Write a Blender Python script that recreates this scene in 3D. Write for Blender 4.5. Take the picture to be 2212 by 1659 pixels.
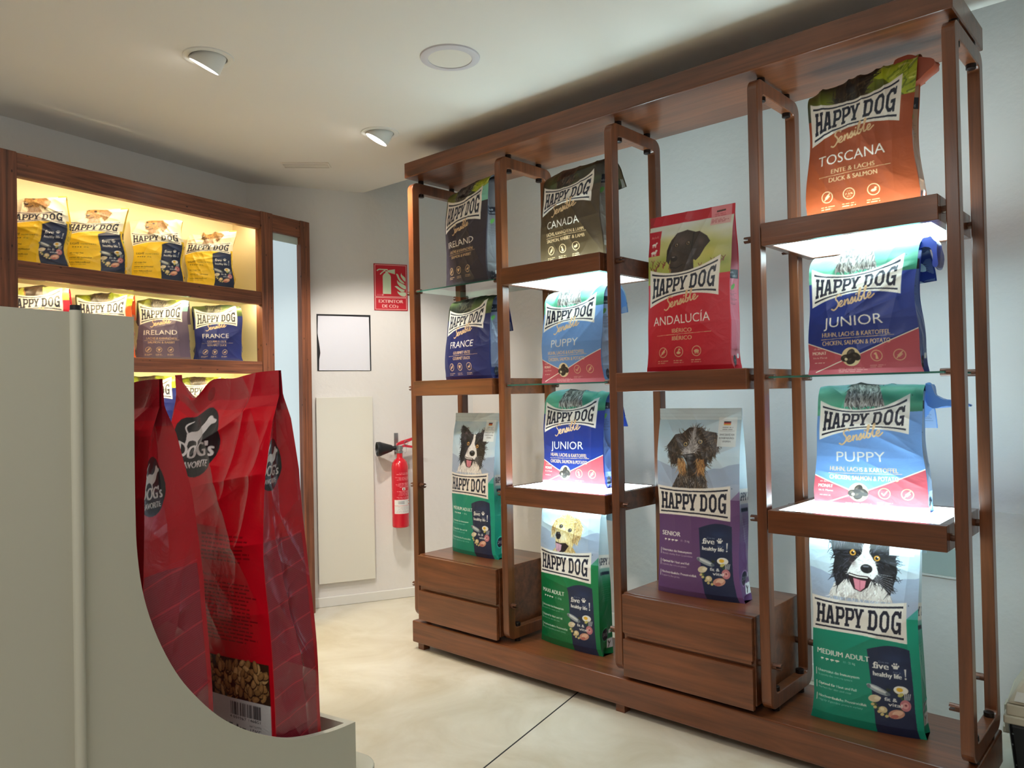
import bpy, bmesh, math, random
import numpy as np
from mathutils import Vector, Matrix

SC = bpy.context.scene
for _o in list(bpy.data.objects):
    bpy.data.objects.remove(_o, do_unlink=True)
COL = SC.collection
PI = math.pi

# ------------------------------------------------------------------ camera
CAM_F = 1664.82
CAM_LOC = Vector((2.9609, -2.5110, 1.2494))
YAW, PITCH, ROLL = (math.radians(a) for a in (-42.2223, 0.7705, -1.1295))
_f = Vector((math.sin(YAW) * math.cos(PITCH), math.cos(YAW) * math.cos(PITCH), math.sin(PITCH)))
_r = Vector((math.cos(YAW), -math.sin(YAW), 0.0))
_u = _r.cross(_f)
_r2 = _r * math.cos(ROLL) + _u * math.sin(ROLL)
_u2 = -_r * math.sin(ROLL) + _u * math.cos(ROLL)
cam_data = bpy.data.cameras.new('camera')
cam_data.sensor_fit = 'HORIZONTAL'
cam_data.sensor_width = 36.0
cam_data.lens = CAM_F / 2212.0 * 36.0
cam_data.clip_start = 0.05
cam = bpy.data.objects.new('camera', cam_data)
cam.matrix_world = Matrix(((_r2.x, _u2.x, -_f.x, CAM_LOC.x), (_r2.y, _u2.y, -_f.y, CAM_LOC.y),
                           (_r2.z, _u2.z, -_f.z, CAM_LOC.z), (0, 0, 0, 1)))
COL.objects.link(cam)
SC.camera = cam

# ------------------------------------------------------------------ world, exposure, room lights
SC.view_settings.view_transform = 'Standard'
SC.view_settings.look = 'None'
SC.view_settings.gamma = 1.0
SC.view_settings.use_curve_mapping = False
SC.view_settings.exposure = 0.80
world = bpy.data.worlds.new('world')
world.use_nodes = True
world.node_tree.nodes['Background'].inputs[0].default_value = (0.8, 0.85, 0.9, 1)
world.node_tree.nodes['Background'].inputs[1].default_value = 0.02
SC.world = world


def lamp(name, kind, loc, aim, power, color, **kw):
    d = bpy.data.lights.new(name, kind)
    d.energy = power
    d.color = color
    for k, v in kw.items():
        setattr(d, k, v)
    o = bpy.data.objects.new(name, d)
    o.location = loc
    o.rotation_euler = (Vector(aim) - Vector(loc)).to_track_quat('-Z', 'Y').to_euler()
    COL.objects.link(o)
    return o


WARM = (1.0, 0.94, 0.86)
lamp('spot_lamp', 'SPOT', (0.035, -0.190, 2.455), (-0.66, 0.40, 0.55), 52, WARM, spot_size=math.radians(84), spot_blend=0.45, shadow_soft_size=0.045)
lamp('spot_lamp', 'SPOT', (0.235, -1.150, 2.455), (0.1, -0.6, 0.0), 54, WARM, spot_size=math.radians(96), spot_blend=0.45, shadow_soft_size=0.045)
# added area lamps out of frame: general ambient for the rest of the shop
lamp('ambient_fill', 'AREA', (2.1, -2.9, 2.49), (2.1, -2.9, 0.0), 12, (1.0, 0.97, 0.92), shape='DISK', size=0.8)
lamp('ambient_fill', 'AREA', (1.2, -1.9, 2.49), (1.2, -1.9, 0.0), 4, (1.0, 0.97, 0.92), shape='DISK', size=0.3)
lamp('ambient_fill', 'AREA', (3.6, -3.6, 2.49), (3.6, -3.6, 0.0), 6, (0.95, 0.97, 1.0), shape='DISK', size=0.8)

# ------------------------------------------------------------------ object helpers
def put(o, parent=None):
    COL.objects.link(o)
    if parent is not None:
        o.parent = parent
    return o


def tag(o, label=None, cat=None, group=None, kind=None):
    if label: o['label'] = label
    if cat: o['category'] = cat
    if group: o['group'] = group
    if kind: o['kind'] = kind
    return o


def thing(name, label, cat, loc=(0, 0, 0), rz=0.0, group=None):
    o = bpy.data.objects.new(name, None)
    o.empty_display_size = 0.1
    o.location = loc
    o.rotation_euler = (0, 0, rz)
    COL.objects.link(o)
    return tag(o, label, cat, group)


def link_bm(name, bm, mats, parent=None, smooth=False, bevel=0.0, seg=2):
    me = bpy.data.meshes.new(name)
    bmesh.ops.recalc_face_normals(bm, faces=bm.faces)
    bm.to_mesh(me)
    bm.free()
    for m in (mats if isinstance(mats, (list, tuple)) else [mats]):
        me.materials.append(m)
    if smooth:
        me.polygons.foreach_set('use_smooth', [True] * len(me.polygons))
        try:
            me.set_sharp_from_angle(angle=math.radians(38))
        except Exception:
            pass
    o = bpy.data.objects.new(name, me)
    if bevel > 0:
        md = o.modifiers.new('bevel', 'BEVEL')
        md.width = bevel
        md.segments = seg
        md.limit_method = 'ANGLE'
        md.angle_limit = math.radians(40)
    return put(o, parent)


def bm_box(bm, x0, x1, y0, y1, z0, z1, mi=0):
    v = [bm.verts.new(p) for p in ((x0, y0, z0), (x1, y0, z0), (x1, y1, z0), (x0, y1, z0), (x0, y0, z1), (x1, y0, z1), (x1, y1, z1), (x0, y1, z1))]
    for f in ((0, 3, 2, 1), (4, 5, 6, 7), (0, 1, 5, 4), (1, 2, 6, 5), (2, 3, 7, 6), (3, 0, 4, 7)):
        bm.faces.new([v[i] for i in f]).material_index = mi
    return v


def box(name, x0, x1, y0, y1, z0, z1, mat, parent=None, bevel=0.0):
    bm = bmesh.new()
    bm_box(bm, x0, x1, y0, y1, z0, z1)
    return link_bm(name, bm, mat, parent, bevel=bevel)


def bm_prism(bm, pts, axis, a, b, mi=0):
    """closed 2-D outline extruded along an axis (0:x 1:y 2:z)"""
    def P(p, h):
        q = [p[0], p[1]]
        q.insert(axis, h)
        return q
    lo = [bm.verts.new(P(p, a)) for p in pts]
    hi = [bm.verts.new(P(p, b)) for p in pts]
    n = len(pts)
    bm.faces.new(lo).material_index = mi
    bm.faces.new(hi[::-1]).material_index = mi
    for i in range(n):
        bm.faces.new((lo[i], lo[(i + 1) % n], hi[(i + 1) % n], hi[i])).material_index = mi


def bm_lathe(bm, prof, n=32, M=None, mi=0):
    """profile of (radius, height) turned about local Z"""
    M = M or Matrix()
    rings = []
    for r, h in prof:
        if r < 1e-6:
            rings.append([bm.verts.new(M @ Vector((0, 0, h)))])
        else:
            rings.append([bm.verts.new(M @ Vector((r * math.cos(2 * PI * k / n), r * math.sin(2 * PI * k / n), h))) for k in range(n)])
    for A, B in zip(rings, rings[1:]):
        for k in range(n):
            a = [A[k % len(A)], A[(k + 1) % len(A)]] if len(A) > 1 else [A[0]]
            b = [B[(k + 1) % len(B)], B[k % len(B)]] if len(B) > 1 else [B[0]]
            if len(a) + len(b) > 2:
                bm.faces.new(a + b).material_index = mi


def bm_tube(bm, pts, r, n=10, mi=0):
    pts = [Vector(p) for p in pts]
    rings = []
    for i, p in enumerate(pts):
        t = (pts[min(i + 1, len(pts) - 1)] - pts[max(i - 1, 0)]).normalized()
        a = t.orthogonal().normalized() if i == 0 else (rings_a - t * rings_a.dot(t)).normalized()
        rings_a = a
        b = t.cross(a)
        rr = r[i] if isinstance(r, (list, tuple)) else r
        rings.append([bm.verts.new(p + (a * math.cos(2 * PI * k / n) + b * math.sin(2 * PI * k / n)) * rr) for k in range(n)])
    for A, B in zip(rings, rings[1:]):
        for k in range(n):
            bm.faces.new((A[k], A[(k + 1) % n], B[(k + 1) % n], B[k])).material_index = mi
    bm.faces.new(rings[0][::-1]).material_index = mi
    bm.faces.new(rings[-1]).material_index = mi


def axis_matrix(direction, loc):
    q = Vector(direction).to_track_quat('Z', 'Y')
    return Matrix.Translation(Vector(loc)) @ q.to_matrix().to_4x4()


# ------------------------------------------------------------------ materials
def srgb(r, g, b):
    def f(c):
        c /= 255.0
        return c / 12.92 if c <= 0.04045 else ((c + 0.055) / 1.055) ** 2.4
    return (f(r), f(g), f(b), 1.0)


def mat(name, col, rough=0.5, metal=0.0, coat=0.0, emis=None, estr=0.0, bump=0.0, bscale=40.0, var=0.0, vscale=3.0, spec=0.5):
    m = bpy.data.materials.new(name)
    m.use_nodes = True
    nt = m.node_tree
    p = nt.nodes['Principled BSDF']
    p.inputs['Base Color'].default_value = col
    p.inputs['Roughness'].default_value = rough
    p.inputs['Metallic'].default_value = metal
    p.inputs['Coat Weight'].default_value = coat
    p.inputs['Coat Roughness'].default_value = 0.15
    p.inputs['Specular IOR Level'].default_value = spec
    if emis:
        p.inputs['Emission Color'].default_value = emis
        p.inputs['Emission Strength'].default_value = estr
    tc = nt.nodes.new('ShaderNodeTexCoord')
    if var > 0:
        nz = nt.nodes.new('ShaderNodeTexNoise')
        nz.inputs['Scale'].default_value = vscale
        nz.inputs['Detail'].default_value = 4
        nt.links.new(tc.outputs['Object'], nz.inputs['Vector'])
        mx = nt.nodes.new('ShaderNodeMix')
        mx.data_type = 'RGBA'
        nt.links.new(nz.outputs['Fac'], mx.inputs[0])
        mx.inputs[6].default_value = tuple(c * (1 - var) for c in col[:3]) + (1,)
        mx.inputs[7].default_value = tuple(min(1, c * (1 + var)) for c in col[:3]) + (1,)
        nt.links.new(mx.outputs[2], p.inputs['Base Color'])
    if bump > 0:
        nb = nt.nodes.new('ShaderNodeTexNoise')
        nb.inputs['Scale'].default_value = bscale
        nb.inputs['Detail'].default_value = 5
        nt.links.new(tc.outputs['Object'], nb.inputs['Vector'])
        bp = nt.nodes.new('ShaderNodeBump')
        bp.inputs['Strength'].default_value = bump
        bp.inputs['Distance'].default_value = 0.01
        nt.links.new(nb.outputs['Fac'], bp.inputs['Height'])
        nt.links.new(bp.outputs['Normal'], p.inputs['Normal'])
    return m


def wood(name, dark, light, axis, rough=0.35, coat=0.25, knots=False, stretch=14.0, scale=9.0):
    """grain runs along the given axis of the object"""
    m = bpy.data.materials.new(name)
    m.use_nodes = True
    nt = m.node_tree
    p = nt.nodes['Principled BSDF']
    p.inputs['Roughness'].default_value = rough
    p.inputs['Coat Weight'].default_value = coat
    p.inputs['Coat Roughness'].default_value = 0.2
    tc = nt.nodes.new('ShaderNodeTexCoord')
    mp = nt.nodes.new('ShaderNodeMapping')
    s = [scale * stretch / 4] * 3
    s[axis] = scale / 5.0
    mp.inputs['Scale'].default_value = s
    nt.links.new(tc.outputs['Object'], mp.inputs['Vector'])
    n1 = nt.nodes.new('ShaderNodeTexNoise')
    n1.inputs['Scale'].default_value = 1.0
    n1.inputs['Detail'].default_value = 8
    n1.inputs['Roughness'].default_value = 0.62
    n1.inputs['Distortion'].default_value = 0.6
    nt.links.new(mp.outputs[0], n1.inputs['Vector'])
    n2 = nt.nodes.new('ShaderNodeTexNoise')
    n2.inputs['Scale'].default_value = 2.2
    n2.inputs['Detail'].default_value = 3
    nt.links.new(tc.outputs['Object'], n2.inputs['Vector'])
    rp = nt.nodes.new('ShaderNodeValToRGB')
    rp.color_ramp.elements[0].position = 0.28
    rp.color_ramp.elements[0].color = dark
    rp.color_ramp.elements[1].position = 0.72
    rp.color_ramp.elements[1].color = light
    ad = nt.nodes.new('ShaderNodeMath')
    ad.operation = 'MULTIPLY_ADD'
    nt.links.new(n2.outputs['Fac'], ad.inputs[0])
    ad.inputs[1].default_value = 0.45
    sb = nt.nodes.new('ShaderNodeMath')
    sb.operation = 'SUBTRACT'
    nt.links.new(n1.outputs['Fac'], sb.inputs[0])
    sb.inputs[1].default_value = 0.22
    nt.links.new(sb.outputs[0], ad.inputs[2])
    nt.links.new(ad.outputs[0], rp.inputs['Fac'])
    out = rp.outputs['Color']
    if knots:
        vo = nt.nodes.new('ShaderNodeTexVoronoi')
        mk = nt.nodes.new('ShaderNodeMapping')
        ks = [6.0] * 3
        ks[axis] = 3.0
        mk.inputs['Scale'].default_value = ks
        nt.links.new(tc.outputs['Object'], mk.inputs['Vector'])
        nt.links.new(mk.outputs[0], vo.inputs['Vector'])
        kr = nt.nodes.new('ShaderNodeValToRGB')
        kr.color_ramp.elements[0].position = 0.05
        kr.color_ramp.elements[0].color = (1, 1, 1, 1)
        kr.color_ramp.elements[1].position = 0.13
        kr.color_ramp.elements[1].color = (0, 0, 0, 1)
        nt.links.new(vo.outputs['Distance'], kr.inputs['Fac'])
        mx = nt.nodes.new('ShaderNodeMix')
        mx.data_type = 'RGBA'
        nt.links.new(kr.outputs['Color'], mx.inputs[0])
        nt.links.new(out, mx.inputs[6])
        mx.inputs[7].default_value = tuple(c * 0.3 for c in dark[:3]) + (1,)
        out = mx.outputs[2]
    nt.links.new(out, p.inputs['Base Color'])
    bp = nt.nodes.new('ShaderNodeBump')
    bp.inputs['Strength'].default_value = 0.12
    bp.inputs['Distance'].default_value = 0.004
    nt.links.new(n1.outputs['Fac'], bp.inputs['Height'])
    nt.links.new(bp.outputs['Normal'], p.inputs['Normal'])
    return m


WD, WL = srgb(78, 42, 23), srgb(130, 74, 42)
WOOD = [wood('dark_wood_grain_%s' % 'xyz'[k], WD, WL, k, rough=0.28) for k in range(3)]
PD, PL = srgb(70, 36, 24), srgb(150, 90, 60)
PINE = [wood('stained_pine_grain_%s' % 'xyz'[k], PD, PL, k, rough=0.5, coat=0.1, knots=True, stretch=26, scale=12.0) for k in range(3)]
M_WALL = mat('white_plaster', srgb(226, 222, 218), 0.85, bump=0.25, bscale=28, var=0.02)
M_CEIL = mat('ceiling_paint', srgb(228, 224, 217), 0.9, var=0.015, vscale=1.2)
M_TRIM = mat('white_gloss_paint', srgb(228, 226, 220), 0.35)
M_PANEL = mat('offwhite_panel', srgb(222, 219, 208), 0.45)
M_STAND = mat('white_laminate', srgb(190, 188, 172), 0.42, var=0.015)
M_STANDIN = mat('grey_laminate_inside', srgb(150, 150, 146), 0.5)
M_BLACK = mat('black_plastic', srgb(24, 26, 29), 0.45)
M_DARK = mat('dark_gap', srgb(28, 27, 30), 0.8)
M_PEG = mat('bronze_peg', srgb(96, 62, 46), 0.35, metal=0.4)
M_BOLT = mat('blackened_bolt', srgb(40, 30, 27), 0.35, metal=0.6)
M_STEEL = mat('zinc_steel', srgb(170, 170, 168), 0.35, metal=0.9)
M_RED = mat('red_enamel', srgb(205, 22, 40), 0.25, coat=0.5)
M_CREAM = mat('cream_cell_paint', srgb(238, 228, 190), 0.6)
M_PAPER = mat('white_sheet', srgb(224, 224, 232), 0.7)
M_COOL = mat('light_panel_diffuser', srgb(235, 245, 245), 0.4, emis=(0.70, 0.95, 1.0, 1), estr=4.6)
M_COOLUP = mat('light_panel_top', srgb(235, 245, 245), 0.4, emis=(0.70, 0.95, 1.0, 1), estr=7.6)
M_COOLDIM = mat('light_panel_underside', srgb(235, 245, 245), 0.4, emis=(0.70, 0.95, 1.0, 1), estr=3.2)
M_FROST = mat('frosted_backlit_glass', srgb(120, 130, 132), 0.4, emis=(0.76, 0.93, 1.0, 1), estr=0.34)
M_LED = mat('warm_led', (1, 0.9, 0.6, 1), 0.4, emis=(1.0, 0.86, 0.54, 1), estr=42.0)
M_LAMP = mat('lamp_lens', (1, 1, 1, 1), 0.3, emis=(1.0, 0.96, 0.9, 1), estr=9.0)
M_OFF = mat('unlit_diffuser', srgb(226, 220, 210), 0.5)


def glass_mat(name, tint, edge=False):
    m = bpy.data.materials.new(name)
    m.use_nodes = True
    nt = m.node_tree
    nt.nodes.clear()
    out = nt.nodes.new('ShaderNodeOutputMaterial')
    tr = nt.nodes.new('ShaderNodeBsdfTransparent')
    tr.inputs[0].default_value = tint
    gl = nt.nodes.new('ShaderNodeBsdfGlossy' if not edge else 'ShaderNodeBsdfDiffuse')
    gl.inputs[0].default_value = (1, 1, 1, 1) if not edge else srgb(70, 112, 98)
    if not edge:
        gl.inputs['Roughness'].default_value = 0.03
    mx = nt.nodes.new('ShaderNodeMixShader')
    if edge:
        mx.inputs[0].default_value = 0.75
    else:
        fr = nt.nodes.new('ShaderNodeFresnel')
        fr.inputs[0].default_value = 1.45
        nt.links.new(fr.outputs[0], mx.inputs[0])
    nt.links.new(tr.outputs[0], mx.inputs[1])
    nt.links.new(gl.outputs[0], mx.inputs[2])
    nt.links.new(mx.outputs[0], out.inputs[0])
    return m


M_GLASS = glass_mat('clear_glass', (0.90, 0.97, 0.94, 1))
M_GEDGE = glass_mat('green_glass_edge', (0.5, 0.8, 0.7, 1), True)


def print_mat(name, rough, coat, bump):
    m = bpy.data.materials.new(name)
    m.use_nodes = True
    nt = m.node_tree
    p = nt.nodes['Principled BSDF']
    at = nt.nodes.new('ShaderNodeAttribute')
    at.attribute_name = 'ink'
    nt.links.new(at.outputs['Color'], p.inputs['Base Color'])
    iv = nt.nodes.new('ShaderNodeMath')
    iv.operation = 'SUBTRACT'
    iv.inputs[0].default_value = 1.0
    nt.links.new(at.outputs['Alpha'], iv.inputs[1])
    nt.links.new(iv.outputs[0], p.inputs['Metallic'])
    p.inputs['Roughness'].default_value = rough
    p.inputs['Coat Weight'].default_value = coat
    p.inputs['Coat Roughness'].default_value = 0.22
    if bump:
        tc = nt.nodes.new('ShaderNodeTexCoord')
        nz = nt.nodes.new('ShaderNodeTexNoise')
        nz.inputs['Scale'].default_value = 22
        nz.inputs['Detail'].default_value = 3
        nz.inputs['Distortion'].default_value = 1.2
        nt.links.new(tc.outputs['Object'], nz.inputs['Vector'])
        bp = nt.nodes.new('ShaderNodeBump')
        bp.inputs['Strength'].default_value = bump
        bp.inputs['Distance'].default_value = 0.012
        nt.links.new(nz.outputs['Fac'], bp.inputs['Height'])
        nt.links.new(bp.outputs['Normal'], p.inputs['Normal'])
    return m


M_FILM = print_mat('printed_matt_film', 0.42, 0.12, 0.10)
M_GLOSS = print_mat('printed_gloss_film', 0.22, 0.35, 0.16)
M_INK = print_mat('printed_sheet', 0.45, 0.1, 0.0)

# ------------------------------------------------------------------ painter: pictures and writing of the packaging, as per-vertex ink
_GL = {}


def glyphs(txt, bold=False):
    """triangles of a line of text, cap height about 0.73, starting at x=0; (n,3,2) array and its width"""
    if txt in _GL:
        return _GL[txt]
    c = bpy.data.curves.new('lettering', 'FONT')
    c.body = txt
    c.resolution_u = 3
    o = bpy.data.objects.new('lettering', c)
    COL.objects.link(o)
    me = o.evaluated_get(bpy.context.evaluated_depsgraph_get()).to_mesh()
    me.calc_loop_triangles()
    v = np.array([w.co[:2] for w in me.vertices]) if len(me.vertices) else np.zeros((0, 2))
    t = np.array([q.vertices[:] for q in me.loop_triangles], int)
    tri = v[t] if len(t) else np.zeros((0, 3, 2))
    x0, x1 = (v[:, 0].min(), v[:, 0].max()) if len(v) else (0, 1)
    tri = tri - np.array([x0, 0])
    bpy.data.objects.remove(o, do_unlink=True)
    bpy.data.curves.remove(c)
    _GL[txt] = (tri, x1 - x0)
    return _GL[txt]


def smooth_line(pts, n=5):
    P = np.array(pts, float)
    out = []
    for i in range(len(P) - 1):
        p0, p1, p2, p3 = P[max(i - 1, 0)], P[i], P[i + 1], P[min(i + 2, len(P) - 1)]
        for k in range(n):
            t = k / n
            out.append(0.5 * (2 * p1 + (p2 - p0) * t + (2 * p0 - 5 * p1 + 4 * p2 - p3) * t * t + (3 * p1 - p0 - 3 * p2 + p3) * t ** 3))
    out.append(P[-1])
    return np.array(out)


def C3(c):
    return np.array(c[:3], float) / 255.0


class Art:
    """canvas: x in 0..1 across the panel, y in 0..h upward, same unit; colours 0..255"""
    def __init__(self, h, nu, nv, ss, base):
        self.h, self.nu, self.nv, self.ss = h, nu, nv, ss
        self.w, self.H = nu * ss, nv * ss
        self.sx, self.sy = self.w, self.H / h
        self.a = np.empty((self.H, self.w, 3), np.float32)
        self.a[:] = C3(base)
        self.foil = np.zeros((self.H, self.w), np.float32)
        self.rng = random.Random(7)

    def _bb(self, P, pad=0):
        x0, y0 = P.min(0) - pad
        x1, y1 = P.max(0) + pad
        return max(0, int(x0)), min(self.w, int(x1) + 2), max(0, int(y0)), min(self.H, int(y1) + 2)

    def _px(self, pts):
        return np.asarray(pts, float) * (self.sx, self.sy)

    def _put(self, bb, m, col, alpha=1.0, foil=0.0):
        x0, x1, y0, y1 = bb
        if x1 <= x0 or y1 <= y0:
            return
        s = self.a[y0:y1, x0:x1]
        if m.dtype == bool:
            s[m] = s[m] * (1 - alpha) + C3(col) * alpha
            self.foil[y0:y1, x0:x1][m] = foil
        else:
            k = (m * alpha)[..., None]
            s[:] = s * (1 - k) + C3(col) * k

    def mask(self, contours):
        C = [self._px(c) for c in contours]
        bb = self._bb(np.vstack(C))
        x0, x1, y0, y1 = bb
        if x1 <= x0 or y1 <= y0:
            return bb, None
        X = np.arange(x0, x1) + 0.5
        Y = np.arange(y0, y1) + 0.5
        m = np.zeros((y1 - y0, x1 - x0), bool)
        for P in C:
            Q = np.roll(P, -1, 0)
            for (ax, ay), (bx, by) in zip(P, Q):
                if ay == by:
                    continue
                r = np.nonzero((ay > Y) != (by > Y))[0]
                if len(r):
                    xc = ax + (Y[r] - ay) * (bx - ax) / (by - ay)
                    m[r] ^= X[None, :] < xc[:, None]
        return bb, m

    def poly(self, pts, col, alpha=1.0, foil=0.0, holes=()):
        bb, m = self.mask([pts] + list(holes))
        if m is not None:
            self._put(bb, m, col, alpha, foil)

    def rect(self, x0, x1, y0, y1, col, alpha=1.0):
        self.poly([(x0, y0), (x1, y0), (x1, y1), (x0, y1)], col, alpha)

    def ell(self, x, y, rx, ry, col, alpha=1.0, rot=0.0, foil=0.0):
        t = np.linspace(0, 2 * PI, 28, endpoint=False)
        ex, ey = rx * np.cos(t), ry * np.sin(t)
        c, s = math.cos(rot), math.sin(rot)
        self.poly(np.stack([x + ex * c - ey * s, y + ex * s + ey * c], 1), col, alpha, foil)

    def ring(self, x, y, r, w, col, foil=0.0):
        t = np.linspace(0, 2 * PI, 40, endpoint=False)
        o = np.stack([x + r * np.cos(t), y + r * np.sin(t)], 1)
        i = np.stack([x + (r - w) * np.cos(t), y + (r - w) * np.sin(t)], 1)
        self.poly(o, col, 1, foil, holes=[i])

    def soft(self, x, y, rx, ry, col, alpha=1.0, rot=0.0):
        P = self._px([(x, y)])[0]
        R = max(rx, ry)
        bb = self._bb(np.array([[P[0], P[1]]]), R * self.sx * 2.2)
        x0, x1, y0, y1 = bb
        if x1 <= x0 or y1 <= y0:
            return
        X = (np.arange(x0, x1) + 0.5)[None] / self.sx - x
        Y = (np.arange(y0, y1) + 0.5)[:, None] / self.sy - y
        c, s = math.cos(rot), math.sin(rot)
        d = ((X * c + Y * s) / rx) ** 2 + ((-X * s + Y * c) / ry) ** 2
        self._put(bb, np.exp(-d * 1.4).astype(np.float32), col, alpha)

    def line(self, pts, w, col, alpha=1.0, foil=0.0, w1=None):
        """stroke of width w (tapering to w1)"""
        P = self._px(pts)
        n = len(P) - 1
        for i in range(n):
            wa = w if w1 is None else w + (w1 - w) * i / n
            wb = w if w1 is None else w + (w1 - w) * (i + 1) / n
            p, q = P[i], P[i + 1]
            bb = self._bb(np.array([p, q]), max(wa, wb) * self.sx / 2 + 1)
            x0, x1, y0, y1 = bb
            if x1 <= x0 or y1 <= y0:
                continue
            X = (np.arange(x0, x1) + 0.5)[None] - p[0]
            Y = (np.arange(y0, y1) + 0.5)[:, None] - p[1]
            d = q - p
            L = d @ d + 1e-9
            t = np.clip((X * d[0] + Y * d[1]) / L, 0, 1)
            m = np.hypot(X - t * d[0], Y - t * d[1]) < (wa + (wb - wa) * t) * self.sx / 2
            self._put(bb, m, col, alpha, foil)

    def text(self, s, x, y, size, col, align='l', width=None, rot=0.0, shear=0.0, foil=0.0, warp=None, fat=0.0, alpha=1.0):
        """size = cap height; width squeezes or stretches the line"""
        tri, wd = glyphs(s)
        k = size / 0.73
        kx = width / wd if width else k
        T = tri * (kx, k)
        T[..., 0] += T[..., 1] * shear
        W = wd * kx
        T[..., 0] -= {'l': 0, 'c': W / 2, 'r': W}[align]
        if warp is not None:
            T = warp(T)
        c, sn = math.cos(rot), math.sin(rot)
        T = np.stack([x + T[..., 0] * c - T[..., 1] * sn, y + T[..., 0] * sn + T[..., 1] * c], -1)
        for off in ([0.0] if not fat else [-fat, 0.0, fat]):
            for t in T:
                self.poly(t + np.array([off, 0]), col, alpha, foil)

    def fur(self, inside, n, length, ang, cols, w=0.012, box=(0, 1, 0, 1), jit=0.35, alpha=0.9):
        """short tapered hairs; inside(x,y) -> bool, ang(x,y) -> direction"""
        rg = self.rng
        k = 0
        for _ in range(n * 6):
            x, y = rg.uniform(box[0], box[1]), rg.uniform(box[2], box[3])
            if not inside(x, y):
                continue
            a = ang(x, y) + rg.gauss(0, jit)
            L = length * rg.uniform(0.6, 1.3)
            c = rg.choice(cols)
            v = rg.uniform(0.85, 1.15)
            b = rg.gauss(0, 0.25)
            self.line([(x, y), (x + 0.5 * L * math.cos(a), y + 0.5 * L * math.sin(a)), (x + L * math.cos(a + b), y + L * math.sin(a + b))], w, [min(255, q * v) for q in c], alpha, w1=w * 0.25)
            k += 1
            if k >= n:
                break

    def clouds(self, y0, y1, seed, cols, n=26, alpha=0.35):
        rg = random.Random(seed)
        for _ in range(n):
            self.soft(rg.random(), rg.uniform(y0, y1), rg.uniform(0.08, 0.28), rg.uniform(0.03, 0.09), rg.choice(cols), alpha)

    def grad(self, y0, y1, c0, c1):
        a, b = max(0, int(y0 * self.sy)), min(self.H, int(y1 * self.sy) + 1)
        if b > a:
            t = np.linspace(0, 1, b - a, dtype=np.float32)[:, None, None]
            self.a[a:b] = C3(c0) * (1 - t) + C3(c1) * t

    def ink(self):
        s = self.ss
        A = self.a.reshape(self.nv, s, self.nu, s, 3).mean((1, 3))
        F = self.foil.reshape(self.nv, s, self.nu, s).mean((1, 3))
        return np.concatenate([np.clip(A, 0, 1), (1 - F)[..., None]], -1).astype(np.float32)


# slab letters of the banner, drawn on a 10 x 10 square
def _R(a, b, c, d):
    return [(a, c), (b, c), (b, d), (a, d)]


SLAB = {
    'H': [[_R(1, 3.5, 0, 10)], [_R(6.5, 9, 0, 10)], [_R(3, 7, 4.1, 6)], [_R(0.2, 4.2, 0, 1.5)], [_R(5.8, 9.8, 0, 1.5)], [_R(0.2, 4.2, 8.5, 10)], [_R(5.8, 9.8, 8.5, 10)]],
    'A': [[[(3.0, 10), (6.6, 10), (9.3, 0), (6.8, 0), (6.1, 2.5), (3.8, 2.5), (3.2, 0), (0.7, 0)], [(4.9, 7.6), (4.2, 4.2), (5.6, 4.2)]], [_R(0, 4.0, 0, 1.4)], [_R(5.9, 10, 0, 1.4)]],
    'P': [[[(1, 0), (3.5, 0), (3.5, 3.5), (7.2, 3.5), (9.4, 5.2), (9.4, 8.2), (7.4, 10), (0.2, 10), (0.2, 8.5), (1, 8.5)], [(3.5, 5.2), (6.3, 5.2), (7, 5.9), (7, 7.7), (6.3, 8.4), (3.5, 8.4)]], [_R(0.2, 4.8, 0, 1.5)]],
    'Y': [[[(0.6, 10), (3.2, 10), (5, 6.4), (6.8, 10), (9.4, 10), (6.3, 4.2), (6.3, 0), (3.7, 0), (3.7, 4.2)]], [_R(0, 3.9, 8.7, 10)], [_R(6.1, 10, 8.7, 10)], [_R(2.5, 7.5, 0, 1.4)]],
    'D': [[[(0.1, 0), (6.7, 0), (9.4, 2.3), (9.4, 7.7), (6.7, 10), (0.1, 10), (0.1, 8.5), (1, 8.5), (1, 1.5), (0.1, 1.5)], [(3.5, 1.7), (5.9, 1.7), (6.9, 2.8), (6.9, 7.2), (5.9, 8.3), (3.5, 8.3)]]],
    'O': [[[(3.2, 0), (6.8, 0), (9.5, 2.3), (9.5, 7.7), (6.8, 10), (3.2, 10), (0.5, 7.7), (0.5, 2.3)], [(4.1, 1.7), (3, 2.8), (3, 7.2), (4.1, 8.3), (5.9, 8.3), (7, 7.2), (7, 2.8), (5.9, 1.7)]]],
    'G': [[[(9.3, 6.9), (9.3, 10), (8.0, 10), (7.7, 9.2), (6.6, 10), (3.2, 10), (0.5, 7.7), (0.5, 2.3), (3.2, 0), (6, 0), (7.1, 1), (7.4, 0), (9.4, 0), (9.4, 5.2), (4.9, 5.2), (4.9, 3.7), (6.9, 3.7), (6.9, 2.6), (5.9, 1.7), (4.1, 1.7), (3, 2.8), (3, 7.2), (4.1, 8.3), (5.9, 8.3), (6.9, 7.4), (6.9, 6.9)]]],
}


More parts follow.
